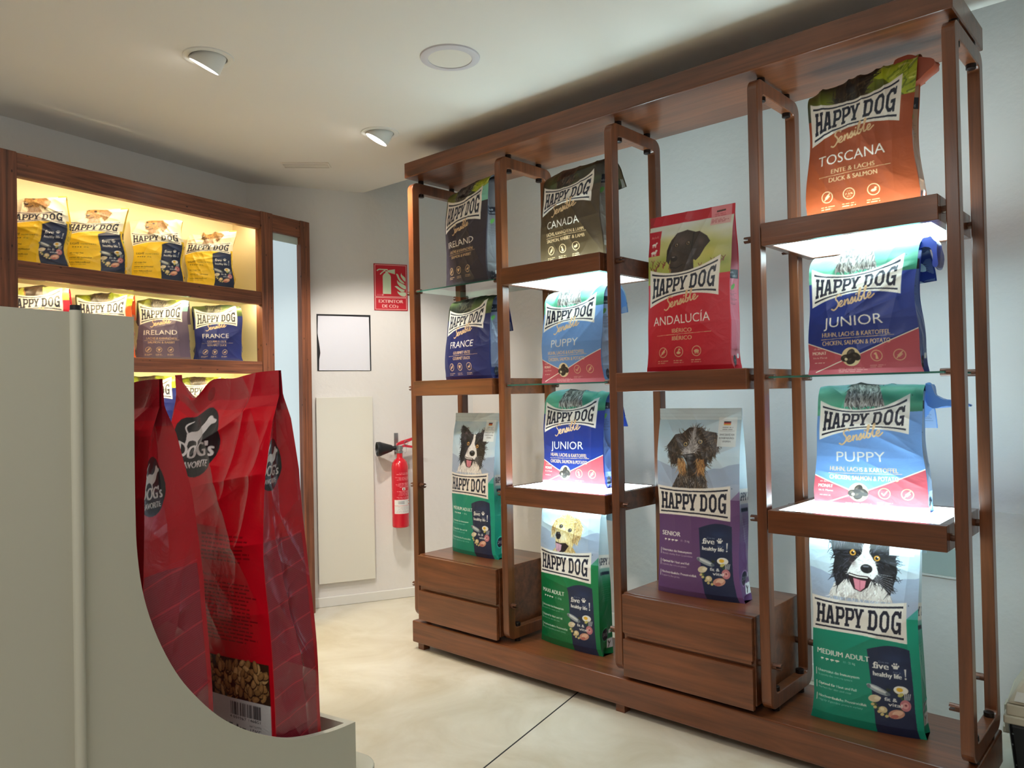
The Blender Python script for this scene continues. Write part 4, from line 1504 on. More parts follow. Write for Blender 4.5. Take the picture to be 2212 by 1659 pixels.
# the step in the right wall: lower part stands out a little
st = wall_item('trim_1', 2.62, 5.0, -0.02, 0, 0.0, 0.79, M_WALL, origin=cB, rz=rzR)
tag(st, kind='structure')

# ------------------------------------------------------------------ ceiling fittings
def gimbal(x, y, aim, label):
    t = thing('ceiling_spotlight', label, 'ceiling light', (x, y, CEIL), 0, 'swivel spotlights in the ceiling')
    bm = bmesh.new()
    bm_lathe(bm, [(0.066, 0.010), (0.066, -0.004), (0.070, -0.006), (0.088, -0.004), (0.090, 0.0), (0.066, 0.0)], 40)
    link_bm('trim_ring', bm, M_TRIM, t, smooth=True)
    d = (Vector(aim) - Vector((x, y, CEIL))).normalized()
    M = axis_matrix(d, d * 0.004)
    bm = bmesh.new()
    bm_lathe(bm, [(0.0, -0.045), (0.045, -0.045), (0.057, -0.03), (0.059, 0.034), (0.054, 0.034), (0.053, 0.020), (0.0, 0.020)], 40, M)
    link_bm('swivel_can', bm, M_TRIM, t, smooth=True)
    bm = bmesh.new()
    bm_lathe(bm, [(0.0, 0.0215), (0.051, 0.0215), (0.051, 0.0235), (0.0, 0.0235)], 32, M)
    link_bm('lens', bm, M_LAMP, t)
    bm = bmesh.new()
    bm_lathe(bm, [(0.0665, 0.03), (0.0665, 0.12), (0.0, 0.12)], 32)
    link_bm('recess_cup', bm, M_DARK, t)
    return t


gimbal(0.05, -0.206, (-0.28, -0.50, 1.71), 'tilted ceiling spotlight nearer the extinguisher corner and the end of the tall shelving')
gimbal(0.26, -1.159, (-0.12, -1.40, 1.71), 'tilted ceiling spotlight farther from the extinguisher, level with the lit wall shelf')
t = thing('round_downlight', 'flat round downlight, unlit, flush in the ceiling before the tall shelving', 'ceiling light', (0.888, -0.535, CEIL))
bm = bmesh.new()
bm_lathe(bm, [(0.082, 0.0), (0.082, -0.008), (0.094, -0.010), (0.110, -0.005), (0.112, 0.0)], 48)
link_bm('ring', bm, mat('grey_white_ring', srgb(205, 200, 204), 0.4), t, smooth=True)
bm = bmesh.new()
bm_lathe(bm, [(0.0, 0.0), (0.0825, 0.0), (0.0825, -0.005), (0.0, -0.006)], 48)
link_bm('diffuser', bm, M_OFF, t, smooth=True)
ang = math.atan2(0.183, 0.176)
t = thing('ceiling_vent', 'narrow white slot vent in the ceiling near the far corner', 'vent', (-0.629, -0.175, CEIL), ang)
bm = bmesh.new()
for y0, y1 in ((-0.046, -0.038), (0.038, 0.046)):
    bm_box(bm, -0.127, 0.127, y0, y1, -0.006, 0)
for x0, x1 in ((-0.127, -0.119), (0.119, 0.127)):
    bm_box(bm, x0, x1, -0.038, 0.038, -0.006, 0)
link_bm('frame', bm, M_OFF, t)
box('backing', -0.119, 0.119, -0.038, 0.038, -0.0015, 0, mat('vent_grey', srgb(150, 148, 142), 0.7), t)
bm = bmesh.new()
for k in range(4):
    y = -0.027 + 0.018 * k
    bm_box(bm, -0.119, 0.119, y - 0.006, y + 0.006, -0.005, -0.003)
link_bm('slat', bm, M_OFF, t)

# ------------------------------------------------------------------ things on the back wall
t = thing('wall_panel', 'tall flat off-white panel mounted low on the far wall', 'panel', loc2(B0, RB, 0, 0), RB)
box('board', -0.275, 0.063, -0.024, -0.006, 0.142, 1.253, M_PANEL, t, bevel=0.0015)
box('mounting_rail', -0.255, 0.040, -0.006, 0, 0.18, 1.22, M_DARK, t)
t = thing('access_cover', 'square white sheet over a wall opening with uneven black gaps', 'cover', loc2(B0, RB, 0, 0), RB)
bm = bmesh.new()
bm_box(bm, -0.262, 0.064, -0.002, 0, 1.412, 1.755)
link_bm('opening', bm, M_DARK, t)
bm = bmesh.new()
pts2 = [(-0.252, 1.416), (0.056, 1.414), (0.055, 1.60), (0.053, 1.742), (-0.10, 1.744), (-0.254, 1.744), (-0.258, 1.64), (-0.247, 1.56), (-0.243, 1.52), (-0.250, 1.48)]
bm_prism(bm, pts2, 1, -0.006, -0.002)
link_bm('sheet', bm, M_PAPER, t)

# extinguisher sign
def sign_art(nu, nv):
    h = 0.287 / 0.212
    red, pale, edge = (200, 20, 40), (206, 222, 188), (240, 190, 180)
    A = Art(h, nu, nv, 3, (176, 18, 40))
    A.rect(0.02, 0.98, 0.02, h - 0.02, red)
    for y0, y1 in ((0.40, h - 0.035), (0.035, 0.37)):
        pts = [(0.04, y0), (0.96, y0), (0.96, y1), (0.04, y1), (0.04, y0)]
        A.line(pts, 0.016, edge)
    F = lambda x, y: (0.0 + x, 0.0 + y)
    body = [(0.26, 0.48), (0.505, 0.48), (0.505, 0.98), (0.49, 1.03), (0.44, 1.08), (0.42, 1.09), (0.42, 1.14), (0.345, 1.14), (0.345, 1.09), (0.30, 1.06), (0.265, 1.0)]
    A.poly(body, pale)
    A.poly([(0.37, 1.17), (0.42, 1.15), (0.42, 1.11), (0.63, 1.06), (0.63, 1.205), (0.42, 1.17), (0.38, 1.195)], pale)
    A.line(smooth_line([(0.105, 1.15), (0.16, 1.185), (0.26, 1.185), (0.40, 1.185)]), 0.034, pale)
    A.line(smooth_line([(0.20, 1.05), (0.25, 1.10), (0.33, 1.155)]), 0.034, pale)
    def flame(pts):
        A.poly(smooth_line(pts + pts[:1], 6), pale)
    flame([(0.66, 1.08), (0.72, 1.06), (0.78, 0.94), (0.92, 0.80), (0.80, 0.83), (0.72, 0.93)])
    flame([(0.82, 1.11), (0.84, 1.05), (0.93, 0.97), (0.93, 0.86), (0.86, 0.92), (0.80, 1.02)])
    flame([(0.69, 0.90), (0.74, 0.84), (0.93, 0.74), (0.93, 0.63), (0.80, 0.69), (0.70, 0.80)])
    flame([(0.61, 0.71), (0.68, 0.72), (0.78, 0.66), (0.92, 0.59), (0.82, 0.55), (0.72, 0.62)])
    flame([(0.69, 0.58), (0.76, 0.54), (0.93, 0.54), (0.93, 0.43), (0.80, 0.44), (0.71, 0.51)])
    A.text('EXTINTOR', 0.5, 0.225, 0.095, edge, 'c', 0.72, fat=0.006)
    A.text('DE CO', 0.44, 0.085, 0.095, edge, 'c', 0.40, fat=0.006)
    A.text('2', 0.66, 0.085, 0.065, edge, 'l', 0.055, fat=0.006)
    A.rect(0.08, 0.24, 0.425, 0.475, (226, 150, 150), 0.35)
    A.poly([(0.24, 0.42), (0.30, 0.45), (0.24, 0.48)], edge, 0.8)
    return A


t = thing('safety_sign', 'red fire extinguisher sign with pale pictogram and flames on the far wall', 'sign', loc2(B0, RB, 0.195, 0, 1.931), RB)
nu, nv = 170, 230
A = sign_art(nu, nv)
X, Z = np.meshgrid(np.linspace(-0.106, 0.106, nu), np.linspace(-0.145, 0.145, nv))
grid_mesh('printed_face', np.stack([X, np.full_like(X, -0.0042), Z], -1), A.ink(), M_INK, t)
box('plate', -0.106, 0.106, -0.004, 0, -0.145, 0.145, M_RED, t)

# extinguisher
t = thing('fire_extinguisher', 'slim red fire extinguisher with black horn hung on the far wall', 'fire extinguisher', loc2(B0, RB, 0.211, -0.085, 0.452), RB)


def ext_art(nu, nv):
    A = Art(1.55, nu, nv, 2, (200, 24, 44))
    for y0, n, s in ((1.02, 2, 1), (0.90, 3, 2), (0.74, 4, 3), (0.52, 4, 5), (0.36, 3, 6)):
        small_lines(A, 0.30, y0 + 0.42, 0.34, n, (236, 150, 155), 0.034, 0.016, s)
    A.rect(0.44, 0.50, 0.98, 1.05, (238, 228, 222))
    A.ell(0.47, 1.01, 0.013, 0.02, (60, 40, 40))
    A.rect(0.28, 0.66, 0.34, 0.72, (226, 224, 222))
    A.rect(0.28, 0.66, 0.555, 0.565, (210, 60, 70))
    A.ell(0.33, 0.68, 0.03, 0.022, (232, 84, 50))
    A.ell(0.335, 0.60, 0.032, 0.018, (232, 84, 50))
    A.rect(0.46, 0.58, 0.60, 0.69, (150, 152, 158), 0.6)
    small_lines(A, 0.30, 0.52, 0.33, 6, (170, 150, 150), 0.028, 0.008, 9)
    return A


R_, H_ = 0.0515, 0.355
nu, nv = 150, 170
A = ext_art(nu, nv)
TH, Z = np.meshgrid(np.linspace(0, 2 * PI, nu), np.linspace(0.012, H_, nv))
grid_mesh('cylinder', np.stack([-R_ * np.sin(TH) * 1.0, R_ * np.cos(TH), Z], -1)[:, ::-1], A.ink()[:, ::-1] if False else A.ink(), print_mat('red_enamel_print', 0.25, 0.5, 0), t)
bm = bmesh.new()
bm_lathe(bm, [(0.0515, 0.353), (0.0505, 0.372), (0.045, 0.394), (0.033, 0.412), (0.020, 0.421), (0.018, 0.426), (0.018, 0.452), (0.0, 0.452)], 40)
link_bm('shoulder', bm, M_RED, t, smooth=True)
bm = bmesh.new()
bm_lathe(bm, [(0.0, 0.004), (0.040, 0.0), (0.0495, 0.004), (0.0515, 0.013)], 40)
link_bm('foot_ring', bm, M_RED, t, smooth=True)
bm = bmesh.new()
bm_lathe(bm, [(0.0, 0.452), (0.021, 0.452), (0.021, 0.466), (0.016, 0.470), (0.014, 0.496), (0.0, 0.498)], 24)
bm_box(bm, -0.022, 0.018, -0.012, 0.012, 0.474, 0.494)
link_bm('valve', bm, M_STEEL, t, smooth=True)
bm = bmesh.new()
bm_prism(bm, [(-0.020, 0.498), (-0.018, 0.512), (0.012, 0.526), (0.125, 0.556), (0.128, 0.546), (0.03, 0.508)], 1, -0.010, 0.010)
link_bm('lever', bm, M_RED, t, bevel=0.002)
bm = bmesh.new()
bm_prism(bm, [(0.014, 0.496), (0.03, 0.504), (0.13, 0.482), (0.128, 0.472), (0.03, 0.488), (0.014, 0.486)], 1, -0.010, 0.010)
link_bm('carry_handle', bm, M_RED, t, bevel=0.002)
bm = bmesh.new()
M = axis_matrix((-1, 0, -0.02), (-0.02, 0, 0.484))
bm_lathe(bm, [(0.0, 0.0), (0.013, 0.0), (0.013, 0.022), (0.018, 0.026), (0.020, 0.030), (0.041, 0.094), (0.0435, 0.098), (0.0435, 0.120), (0.039, 0.120), (0.018, 0.04), (0.0, 0.04)], 32, M)
link_bm('horn', bm, M_BLACK, t, smooth=True)
bm = bmesh.new()
ring = [(0.040 + 0.012 * math.cos(a), -0.012, 0.514 + 0.012 * math.sin(a)) for a in np.linspace(0, 2 * PI, 16)]
bm_tube(bm, ring, 0.0016, 6)
bm_tube(bm, smooth_line([(0.034, -0.012, 0.503), (0.040, -0.014, 0.47), (0.030, -0.014, 0.45), (0.022, -0.013, 0.468)], 5), 0.001, 6)
link_bm('safety_pin', bm, M_STEEL, t, smooth=True)
bm = bmesh.new()
bm_box(bm, -0.013, 0.013, 0.078, 0.085, 0.44, 0.572)
bm_box(bm, -0.010, 0.010, 0.018, 0.079, 0.455, 0.463)
link_bm('wall_bracket', bm, M_STEEL, t, bevel=0.002)

# right wall: small metal box behind the tall shelving
t = thing('wall_box', 'grey-green flat junction box on the wall behind the shelving', 'junction box', loc2(cB, rzR, 0, 0), rzR)
uw = (Vector((2.19, 0.75, 0)) - cB).dot(dR)
box('cover', uw - 0.10, uw + 0.06, -0.030, 0, 0.535, 0.64, mat('grey_green_paint', srgb(176, 190, 184), 0.5), t, bevel=0.003)
box('lip', uw - 0.103, uw + 0.063, -0.034, 0, 0.528, 0.535, M_TRIM, t)

# ------------------------------------------------------------------ tall shelving unit with light boxes
PITCH, FW, FP, FD = 0.6, 0.036, 0.044, 0.363
FX = [PITCH * k for k in range(5)]
ZB0, ZB1, ZF0, ZF1, ZT0, ZT1 = 0.035, 0.140, 0.158, 2.319, 2.337, 2.413
YF, YB = -0.0186, 0.3816
LEV = (0.31, 0.806, 1.290, 1.768)
unit = thing('shelving_unit', 'tall dark-stained wooden shelving with lit shelves along the wall', 'shelving')
box('top_board', 0.0, 2.436, YF, YB, ZT0, ZT1, WOOD[0], unit, bevel=0.004)
base = box('base_board', 0.0, 2.436, YF, YB, ZB0, ZB1, WOOD[0], unit, bevel=0.005)
for x in (0.022, 1.2, 2.37):
    for y in (0.0, 0.32):
        box('foot', x, x + 0.04, y, y + 0.04, 0.0, ZB0, WOOD[0], base)


def rrect(y0, y1, z0, z1, r, n=6):
    out = []
    for cy, cz, a0 in ((y1 - r, z1 - r, 0), (y0 + r, z1 - r, PI / 2), (y0 + r, z0 + r, PI), (y1 - r, z0 + r, 1.5 * PI)):
        for k in range(n + 1):
            a = a0 + PI / 2 * k / n
            out.append((cy + r * math.cos(a), cz + r * math.sin(a)))
    return out


def peg_mesh(bm, x0, x1, y, z, r=0.0115):
    """a dowel along X with a sawn slot in each end"""
    bm_lathe(bm, [(0.0, 0.0), (r, 0.0), (r, x1 - x0 - 0.032), (0.0, x1 - x0 - 0.032)], 16, axis_matrix((1, 0, 0), (x0 + 0.016, y, z)))
    for sx, e in ((x0, x0 + 0.016), (x1 - 0.016, x1)):
        for sg in (1, -1):
            h = 0.0036
            a0 = math.asin(h / r)
            arc = [(y + r * math.cos(a), z + sg * r * math.sin(a)) for a in np.linspace(a0, PI - a0, 9)]
            bm_prism(bm, arc, 0, sx, e)


for i, x in enumerate(FX):
    bm = bmesh.new()
    po, pi = rrect(0, FD, ZF0, ZF1, 0.040), rrect(FP, FD - FP, ZF0 + 0.050, ZF1 - 0.050, 0.016)
    n = len(po)
    V = {}
    for s, xx in ((0, x), (1, x + FW)):
        V[s] = ([bm.verts.new((xx, p[0], p[1])) for p in po], [bm.verts.new((xx, p[0], p[1])) for p in pi])
    for k in range(n):
        k2 = (k + 1) % n
        bm.faces.new((V[0][0][k], V[0][0][k2], V[0][1][k2], V[0][1][k]))
        bm.faces.new((V[1][0][k2], V[1][0][k], V[1][1][k], V[1][1][k2]))
        bm.faces.new((V[0][0][k2], V[0][0][k], V[1][0][k], V[1][0][k2]))
        bm.faces.new((V[0][1][k], V[0][1][k2], V[1][1][k2], V[1][1][k]))
    fr = link_bm('side_frame', bm, WOOD[2], unit, bevel=0.003)
    for z in LEV:
        for y in (0.022, FD - 0.022):
            bm = bmesh.new()
            peg_mesh(bm, x - 0.030, x + FW + (0.030 if i < 4 else -0.003), y, z)
            link_bm('peg', bm, M_PEG, fr)
    for y in (0.075, FD - 0.075):
        for z0, z1, zn in ((ZF1, ZT0, ZF1 - 0.050), (ZB1, ZF0, ZF0 + 0.050)):
            bm = bmesh.new()
            bm_lathe(bm, [(0, z0), (0.014, z0), (0.014, z1), (0, z1)], 16, Matrix.Translation((x + FW / 2, y, 0)))
            link_bm('spacer', bm, M_BOLT, fr, smooth=True)
            bm = bmesh.new()
            dz = -0.014 if zn > 1 else 0.014
            bm_lathe(bm, [(0, zn), (0.015, zn), (0.015, zn + dz), (0.011, zn + dz * 1.15), (0, zn + dz * 1.15)], 16, Matrix.Translation((x + FW / 2, y, 0)))
            link_bm('bolt_nut', bm, M_BOLT, fr, smooth=True)


def bay(i):
    return FX[i] + FW + 0.014, FX[i + 1] - 0.014


def solid_box(i, z0, z1):
    x0, x1 = bay(i)
    box('box_shelf', x0, x1, -0.026, 0.389, z0, z1, WOOD[0], unit, bevel=0.003)


def light_box(i, z0, z1):
    x0, x1 = bay(i)
    bm = bmesh.new()
    w = 0.026
    for a in ((x0, x1, -0.026, -0.026 + w), (x0, x1, 0.389 - w, 0.389), (x0, x0 + w, -0.026 + w, 0.389 - w), (x1 - w, x1, -0.026 + w, 0.389 - w)):
        bm_box(bm, a[0], a[1], a[2], a[3], z0, z1)
    o = link_bm('light_box_shelf', bm, WOOD[0], unit, bevel=0.002)
    for q in ((z0 + 0.004, z0 + 0.009, M_COOL if z0 > 1 else M_COOLDIM), (z1 - 0.007, z1 - 0.001, M_COOLUP)):
        box('diffuser_panel', x0 + w, x1 - w, -0.026 + w, 0.389 - w, q[0], q[1], q[2], o)


def glass(i, z):
    x0, x1 = FX[i] + FW + 0.016, FX[i + 1] - 0.016
    bm = bmesh.new()
    bm_box(bm, x0, x1, 0.004, FD - 0.004, z - 0.003, z + 0.003)
    for f in bm.faces:
        f.material_index = 0 if abs(f.calc_center_median().z - z) > 0.0025 else 1
    link_bm('glass_shelf', bm, [M_GLASS, M_GEDGE], unit)


def drawers(i):
    x0, x1 = bay(i)
    c = box('drawer_case', x0, x1, -0.004, 0.372, 0.166, 0.472, WOOD[0], unit, bevel=0.002)
    for z0, z1 in ((0.155, 0.297), (0.322, 0.469)):
        d = box('drawer', x0 + 0.004, x1 - 0.004, -0.0225, -0.005, z0, z1, WOOD[0], c, bevel=0.002)
        if z0 > 0.3:
            box('finger_rail', x0 + 0.022, x1 - 0.010, -0.018, -0.005, z0 - 0.012, z0, WOOD[0], d)


solid_box(0, 1.251, 1.324)
glass(0, 1.768)
drawers(0)
light_box(1, 1.732, 1.805)
glass(1, 1.290)
light_box(1, 0.768, 0.844)
solid_box(2, 1.251, 1.324)
drawers(2)
light_box(3, 1.732, 1.808)
glass(3, 1.290)
light_box(3, 0.768, 0.845)

# ------------------------------------------------------------------ display shelf on the left wall
ls = thing('display_shelf', 'lit wall shelf of stained pine with cream cells and frosted light strip', 'shelving', L0, RL)
DEP = 0.278
U0, U1 = -1.69, 0.0
ROWS = [2.18, 1.837, 1.455, 1.070, 0.690]        # undersides / shelf tops are taken from these
for x0, x1 in ((-1.69, -1.605), (-0.357, -0.275), (-0.070, 0.0)):
    box('post', x0, x1, -0.004, 0.045, 0, 2.279, PINE[2], ls, bevel=0.003)
bm = bmesh.new()
bm_box(bm, -1.605, -0.357, 0.0, 0.040, 2.181, 2.277)
link_bm('top_rail', bm, PINE[0], ls, bevel=0.003)
box('top_rail', -0.275, -0.070, 0.0, 0.040, 2.181, 2.277, PINE[0], ls, bevel=0.003)
box('top_cover', -1.69, 0.0, 0.045, DEP, 2.245, 2.275, PINE[0], ls)
box('back_panel', -1.66, 0.0, DEP - 0.008, DEP, 0.0, 2.245, M_CREAM, ls)
box('end_panel', -0.018, 0.0, 0.045, DEP - 0.008, 0.0, 2.245, PINE[2], ls)
box('end_panel', -1.69, -1.66, 0.045, DEP, 0.0, 2.245, PINE[2], ls)
box('partition', -0.325, -0.300, 0.045, DEP - 0.008, 0.0, 2.245, M_CREAM, ls)
for top, und in ((1.837, 1.765), (1.455, 1.388), (1.070, 1.003), (0.690, 0.620)):
    s = box('shelf_board', -1.66, -0.325, 0.030, DEP - 0.008, und + 0.018, top - 0.002, M_CREAM, ls)
    box('front_rail', -1.605, -0.357, 0.0, 0.030, und, top, PINE[0], s, bevel=0.003)
for zt in (2.236, 1.783, 1.406, 1.021):
    box('led_strip', -1.60, -0.335, 0.046, 0.056, zt - 0.006, zt - 0.001, M_LED, ls)
box('frosted_panel', -0.275, -0.070, 0.030, 0.036, 0.0, 2.181, M_FROST, ls)
box('panel_trim', -0.275, -0.070, 0.022, 0.029, 2.140, 2.181, mat('grey_glass_trim', srgb(196, 212, 208), 0.4), ls)

# ------------------------------------------------------------------ white display stand in the foreground
S0 = Vector((1.463, -1.915, 0))
sd = thing('display_stand', 'white floor stand with a tall panel curving down to a low bin lip', 'display stand', S0, RL)
curve = [(0.0, 1.409), (-0.002, 1.222), (-0.002, 1.048), (0.001, 0.961), (0.013, 0.88), (0.039, 0.799), (0.077, 0.721), (0.118, 0.662), (0.172, 0.601), (0.229, 0.554), (0.29, 0.515), (0.355, 0.481), (0.411, 0.462), (0.47, 0.449), (0.524, 0.441), (0.578, 0.437)]
prof = [(-0.104, 0.300)] + [(0.578, 0.300)] + [tuple(p) for p in smooth_line(curve[::-1], 4)] + [(-0.104, 1.409)]
for nm, y0, y1 in (('side_panel', 0.0, 0.018), ('side_panel', 0.452, 0.470)):
    bm = bmesh.new()
    bm_prism(bm, prof, 1, y0, y1)
    link_bm(nm, bm, M_STAND, sd)
    box('side_panel', -0.62, -0.118, y0, y1, 0.300, 1.409, M_STAND, sd)
box('tall_board', -0.020, -0.002, 0.018, 0.452, 0.360, 1.400, M_STANDIN, sd)
box('tall_board', -0.62, -0.602, 0.018, 0.452, 0.300, 1.400, M_STAND, sd)
box('bin_end', 0.560, 0.578, 0.018, 0.452, 0.300, 0.4365, M_STAND, sd)
box('bin_floor', -0.002, 0.560, 0.018, 0.452, 0.345, 0.362, M_STANDIN, sd)
bm = bmesh.new()
bm_tube(bm, [(-0.111, -0.002, 0.300), (-0.111, -0.002, 1.412)], 0.0095, 20)
link_bm('corner_tube', bm, M_STAND, sd, smooth=True)
bm = bmesh.new()
bm_tube(bm, [(-0.111, -0.002, 1.412), (-0.111, -0.002, 1.421)], 0.0085, 20)
link_bm('tube_cap', bm, M_BLACK, sd, smooth=True)
bm = bmesh.new()
pl = rrect(-0.68, 0.685, -0.012, 0.482, 0.085, 8)
bm_prism(bm, pl, 2, 0.262, 0.300)
link_bm('platform', bm, M_STAND, sd, bevel=0.004)
bm = bmesh.new()
bm_prism(bm, rrect(-0.60, 0.60, 0.05, 0.42, 0.05, 6), 2, 0.0, 0.262)
link_bm('plinth', bm, M_STAND, sd)

# beige lidded box at the end of the shelving
t = thing('storage_box', 'beige lidded box with black speckled body beside the end of the shelving', 'storage box', (2.60, 0.50, 0), math.radians(4))
M_BEIGE = mat('beige_plastic', srgb(196, 186, 164), 0.45)


def speckle():
    m = mat('black_speckled_plastic', srgb(14, 18, 24), 0.4)
    nt = m.node_tree
    tc = nt.nodes.new('ShaderNodeTexCoord')
    vo = nt.nodes.new('ShaderNodeTexVoronoi')
    vo.inputs['Scale'].default_value = 46
    nt.links.new(tc.outputs['Object'], vo.inputs['Vector'])
    rp = nt.nodes.new('ShaderNodeValToRGB')
    rp.color_ramp.elements[0].position = 0.10
    rp.color_ramp.elements[0].color = srgb(120, 128, 130)
    rp.color_ramp.elements[1].position = 0.16
    rp.color_ramp.elements[1].color = srgb(13, 18, 24)
    nt.links.new(vo.outputs['Distance'], rp.inputs['Fac'])
    nt.links.new(rp.outputs['Color'], nt.nodes['Principled BSDF'].inputs['Base Color'])
    return m


bm = bmesh.new()
v = bm_box(bm, -0.155, 0.155, -0.13, 0.13, 0.0, 0.175)
for w in v[:4]:
    w.co.x *= 0.90
    w.co.y *= 0.90
link_bm('body', bm, speckle(), t, bevel=0.012)
bm = bmesh.new()
bm_box(bm, -0.165, 0.165, -0.14, 0.14, 0.175, 0.20)
bm_box(bm, -0.158, 0.158, -0.132, 0.132, 0.20, 0.235)
link_bm('rim', bm, M_BEIGE, t, bevel=0.004)
bm = bmesh.new()
v = bm_box(bm, -0.156, 0.156, -0.13, 0.13, 0.236, 0.315)
for w in v[4:]:
    w.co.x *= 0.72
    w.co.y *= 0.72
link_bm('lid', bm, M_BEIGE, t, bevel=0.008)
bm = bmesh.new()
bm_box(bm, -0.172, -0.160, -0.04, 0.02, 0.11, 0.20)
bm_box(bm, -0.178, -0.150, -0.035, 0.015, 0.105, 0.125)
link_bm('clip', bm, M_BEIGE, t, bevel=0.002)
bm = bmesh.new()
vv = [bm.verts.new(p) for p in ((-0.135, -0.1315, 0.248), (0.10, -0.1315, 0.248), (0.09, -0.120, 0.275), (-0.128, -0.120, 0.275))]
bm.faces.new(vv)
r = bmesh.ops.extrude_face_region(bm, geom=list(bm.faces))
bmesh.ops.translate(bm, verts=[g for g in r['geom'] if isinstance(g, bmesh.types.BMVert)], vec=(0, -0.004, 0.001))
link_bm('label_plate', bm, mat('pale_label', srgb(206, 204, 196), 0.5), t)

# ------------------------------------------------------------------ the bags on the tall shelving
R_ = math.radians
TEAL, GREEN, PURPLE = (0, 138, 112), (4, 112, 62), (98, 64, 112)
RUST, BLKP, BROWN, CRIM = (158, 70, 32), (54, 47, 58), (72, 55, 33), (198, 18, 42)
BLUE, SKYB, NAVYB = (14, 44, 128), (104, 146, 204), (24, 34, 92)
CELL = 0.0016


def sens(name, label, loc, rz, col, sub1, sub2, top, kinds, W=0.345, D=0.125, fold=None, r=0.045, seed=1, low=None, back=None, cell=CELL, group=None, amp=0.005, turn=165, seam=None, lean=0.0, foil=0.0, namecol=DOUBLE, gold=GOLD, h=1.72, ks=1.0, flare=0.0, light=(150, 150, 150), waist=0.0):
    sh = Shape(W, D, h * W, seed, lean, fold, r, turn, amp, flare, 0.0, waist)
    return build_bag('dog_food_bag', label, loc, R_(rz), sh, front_sensible(col, name, sub1, sub2, top, kinds, namecol, low, h, gold, foil, ks=ks), gusset_sensible(col, h * W / D, light), back or col, cell, group=group, seam=seam)


G1 = None
sens('IRELAND', 'charcoal dog food bag with shiny lime top above the highest glass shelf', (0.325, 0.055, 1.771), -5, BLKP, 'LACHS & KANINCHEN', 'SALMON & RABBIT', top_meadow('ireland'), ('wheat', 'leaf', 'duck'), 0.32, 0.13, (0.44, 0.475), 0.03, 11, amp=0.007, h=1.85, ks=1.22)
sens('FRANCE', 'dark navy dog food bag standing under the charcoal bag, beneath glass', (0.325, 0.055, 1.324), -4, NAVYB, 'GOURMET-ENTE', 'GOURMET DUCK', top_meadow('france'), ('wheat', 'leaf', 'duck'), 0.335, 0.13, (0.345, 0.345), 0.035, 12, amp=0.007, ks=0.92)
b = sens('CANADA', 'dark brown dog food bag on the upper light shelf beneath the top board', (0.945, 0.075, 1.805), -2, BROWN, 'LACHS, KANINCHEN & LAMM', 'SALMON, RABBIT & LAMB', top_meadow('canada'), ('wheat', 'dog', 'duck'), 0.345, 0.13, (0.35, 0.37), 0.055, 13, amp=0.007, ks=0.92)
b = sens('PUPPY', 'pale blue puppy food bag under the brown bag, on glass', (0.945, 0.065, 1.293), -2, SKYB, 'HUHN, LACHS & KARTOFFEL', 'CHICKEN, SALMON & POTATO', top_meadow('puppy'), (), 0.345, 0.125, (0.335, 0.35), 0.06, 14, amp=0.007, low=low_chevron(('check', 'wheat')), light=(170, 182, 200), namecol=(210, 208, 204))
b = sens('JUNIOR', 'smaller royal blue bag below the pale blue one, on a glowing shelf', (0.875, 0.150, 0.8435), -2, BLUE, 'HUHN, LACHS & KARTOFFEL', 'CHICKEN, SALMON & POTATO', top_meadow('junior'), (), 0.355, 0.115, (0.345, 0.345), 0.055, 15, amp=0.006, low=low_chevron(('dog', 'wheat')), light=(120, 136, 176))
b = sens('ANDALUCÍA', 'upright crimson dog food bag with brown pointer picture on box shelf', (1.508, 0.055, 1.324), 1.0, CRIM, 'IBÉRICO', 'IBÉRICO', top_meadow('andalucia'), ('wheat', 'cup', 'pig'), 0.355, 0.12, None, 0.04, 16, back=(150, 12, 30), seam=(186, 22, 44), light=(190, 150, 160), lean=0.02, amp=0.0035)
b = sens('TOSCANA', 'burnt orange dog food bag with lime top beneath the top board', (2.130, 0.085, 1.808), 1.5, RUST, 'ENTE & LACHS', 'DUCK & SALMON', top_meadow('toscana'), ('wheat', 'pct', 'duck'), 0.345, 0.13, (0.40, 0.452), 0.034, 17, ks=1.05, back=(150, 60, 28), seam=(150, 60, 28), light=(170, 156, 140), amp=0.006)
seal_roll(b, [(0.095, 0.425), (0.100, 0.480), (0.130, 0.497), (0.185, 0.478), (0.226, 0.447), (0.190, 0.415), (0.140, 0.392)], 0.055, 0.115, mat('rust_film', srgb(150, 62, 30), 0.4, coat=0.15))
b = sens('JUNIOR', 'royal blue bag on glass under the orange bag, rolled top reaching the lamp', (2.132, 0.060, 1.293), 1.0, BLUE, 'HUHN, LACHS & KARTOFFEL', 'CHICKEN, SALMON & POTATO', top_meadow('junior'), (), 0.345, 0.125, (0.335, 0.35), 0.06, 18, amp=0.007, low=low_chevron(('dog', 'wheat')), light=(120, 136, 176))
seal_roll(b, [(0.150, 0.385), (0.165, 0.418), (0.185, 0.428), (0.202, 0.415), (0.210, 0.385), (0.210, 0.330), (0.196, 0.330), (0.193, 0.380), (0.178, 0.395)], 0.09, 0.17, mat('blue_film', srgb(16, 44, 128), 0.35, coat=0.15))
b = sens('PUPPY', 'sky blue puppy food bag on a glowing shelf under the blue one', (2.112, 0.160, 0.8445), 5, SKYB, 'HUHN, LACHS & KARTOFFEL', 'CHICKEN, SALMON & POTATO', top_meadow('puppy'), (), 0.350, 0.115, (0.345, 0.345), 0.055, 19, amp=0.006, low=low_chevron(('check', 'wheat')), light=(170, 182, 200), namecol=(210, 208, 204))
seal_roll(b, [(0.160, 0.415), (0.178, 0.412), (0.190, 0.375), (0.215, 0.362), (0.262, 0.350), (0.290, 0.338), (0.225, 0.336), (0.165, 0.338)], 0.10, 0.15, mat('sky_film', srgb(84, 128, 196), 0.4, coat=0.15))


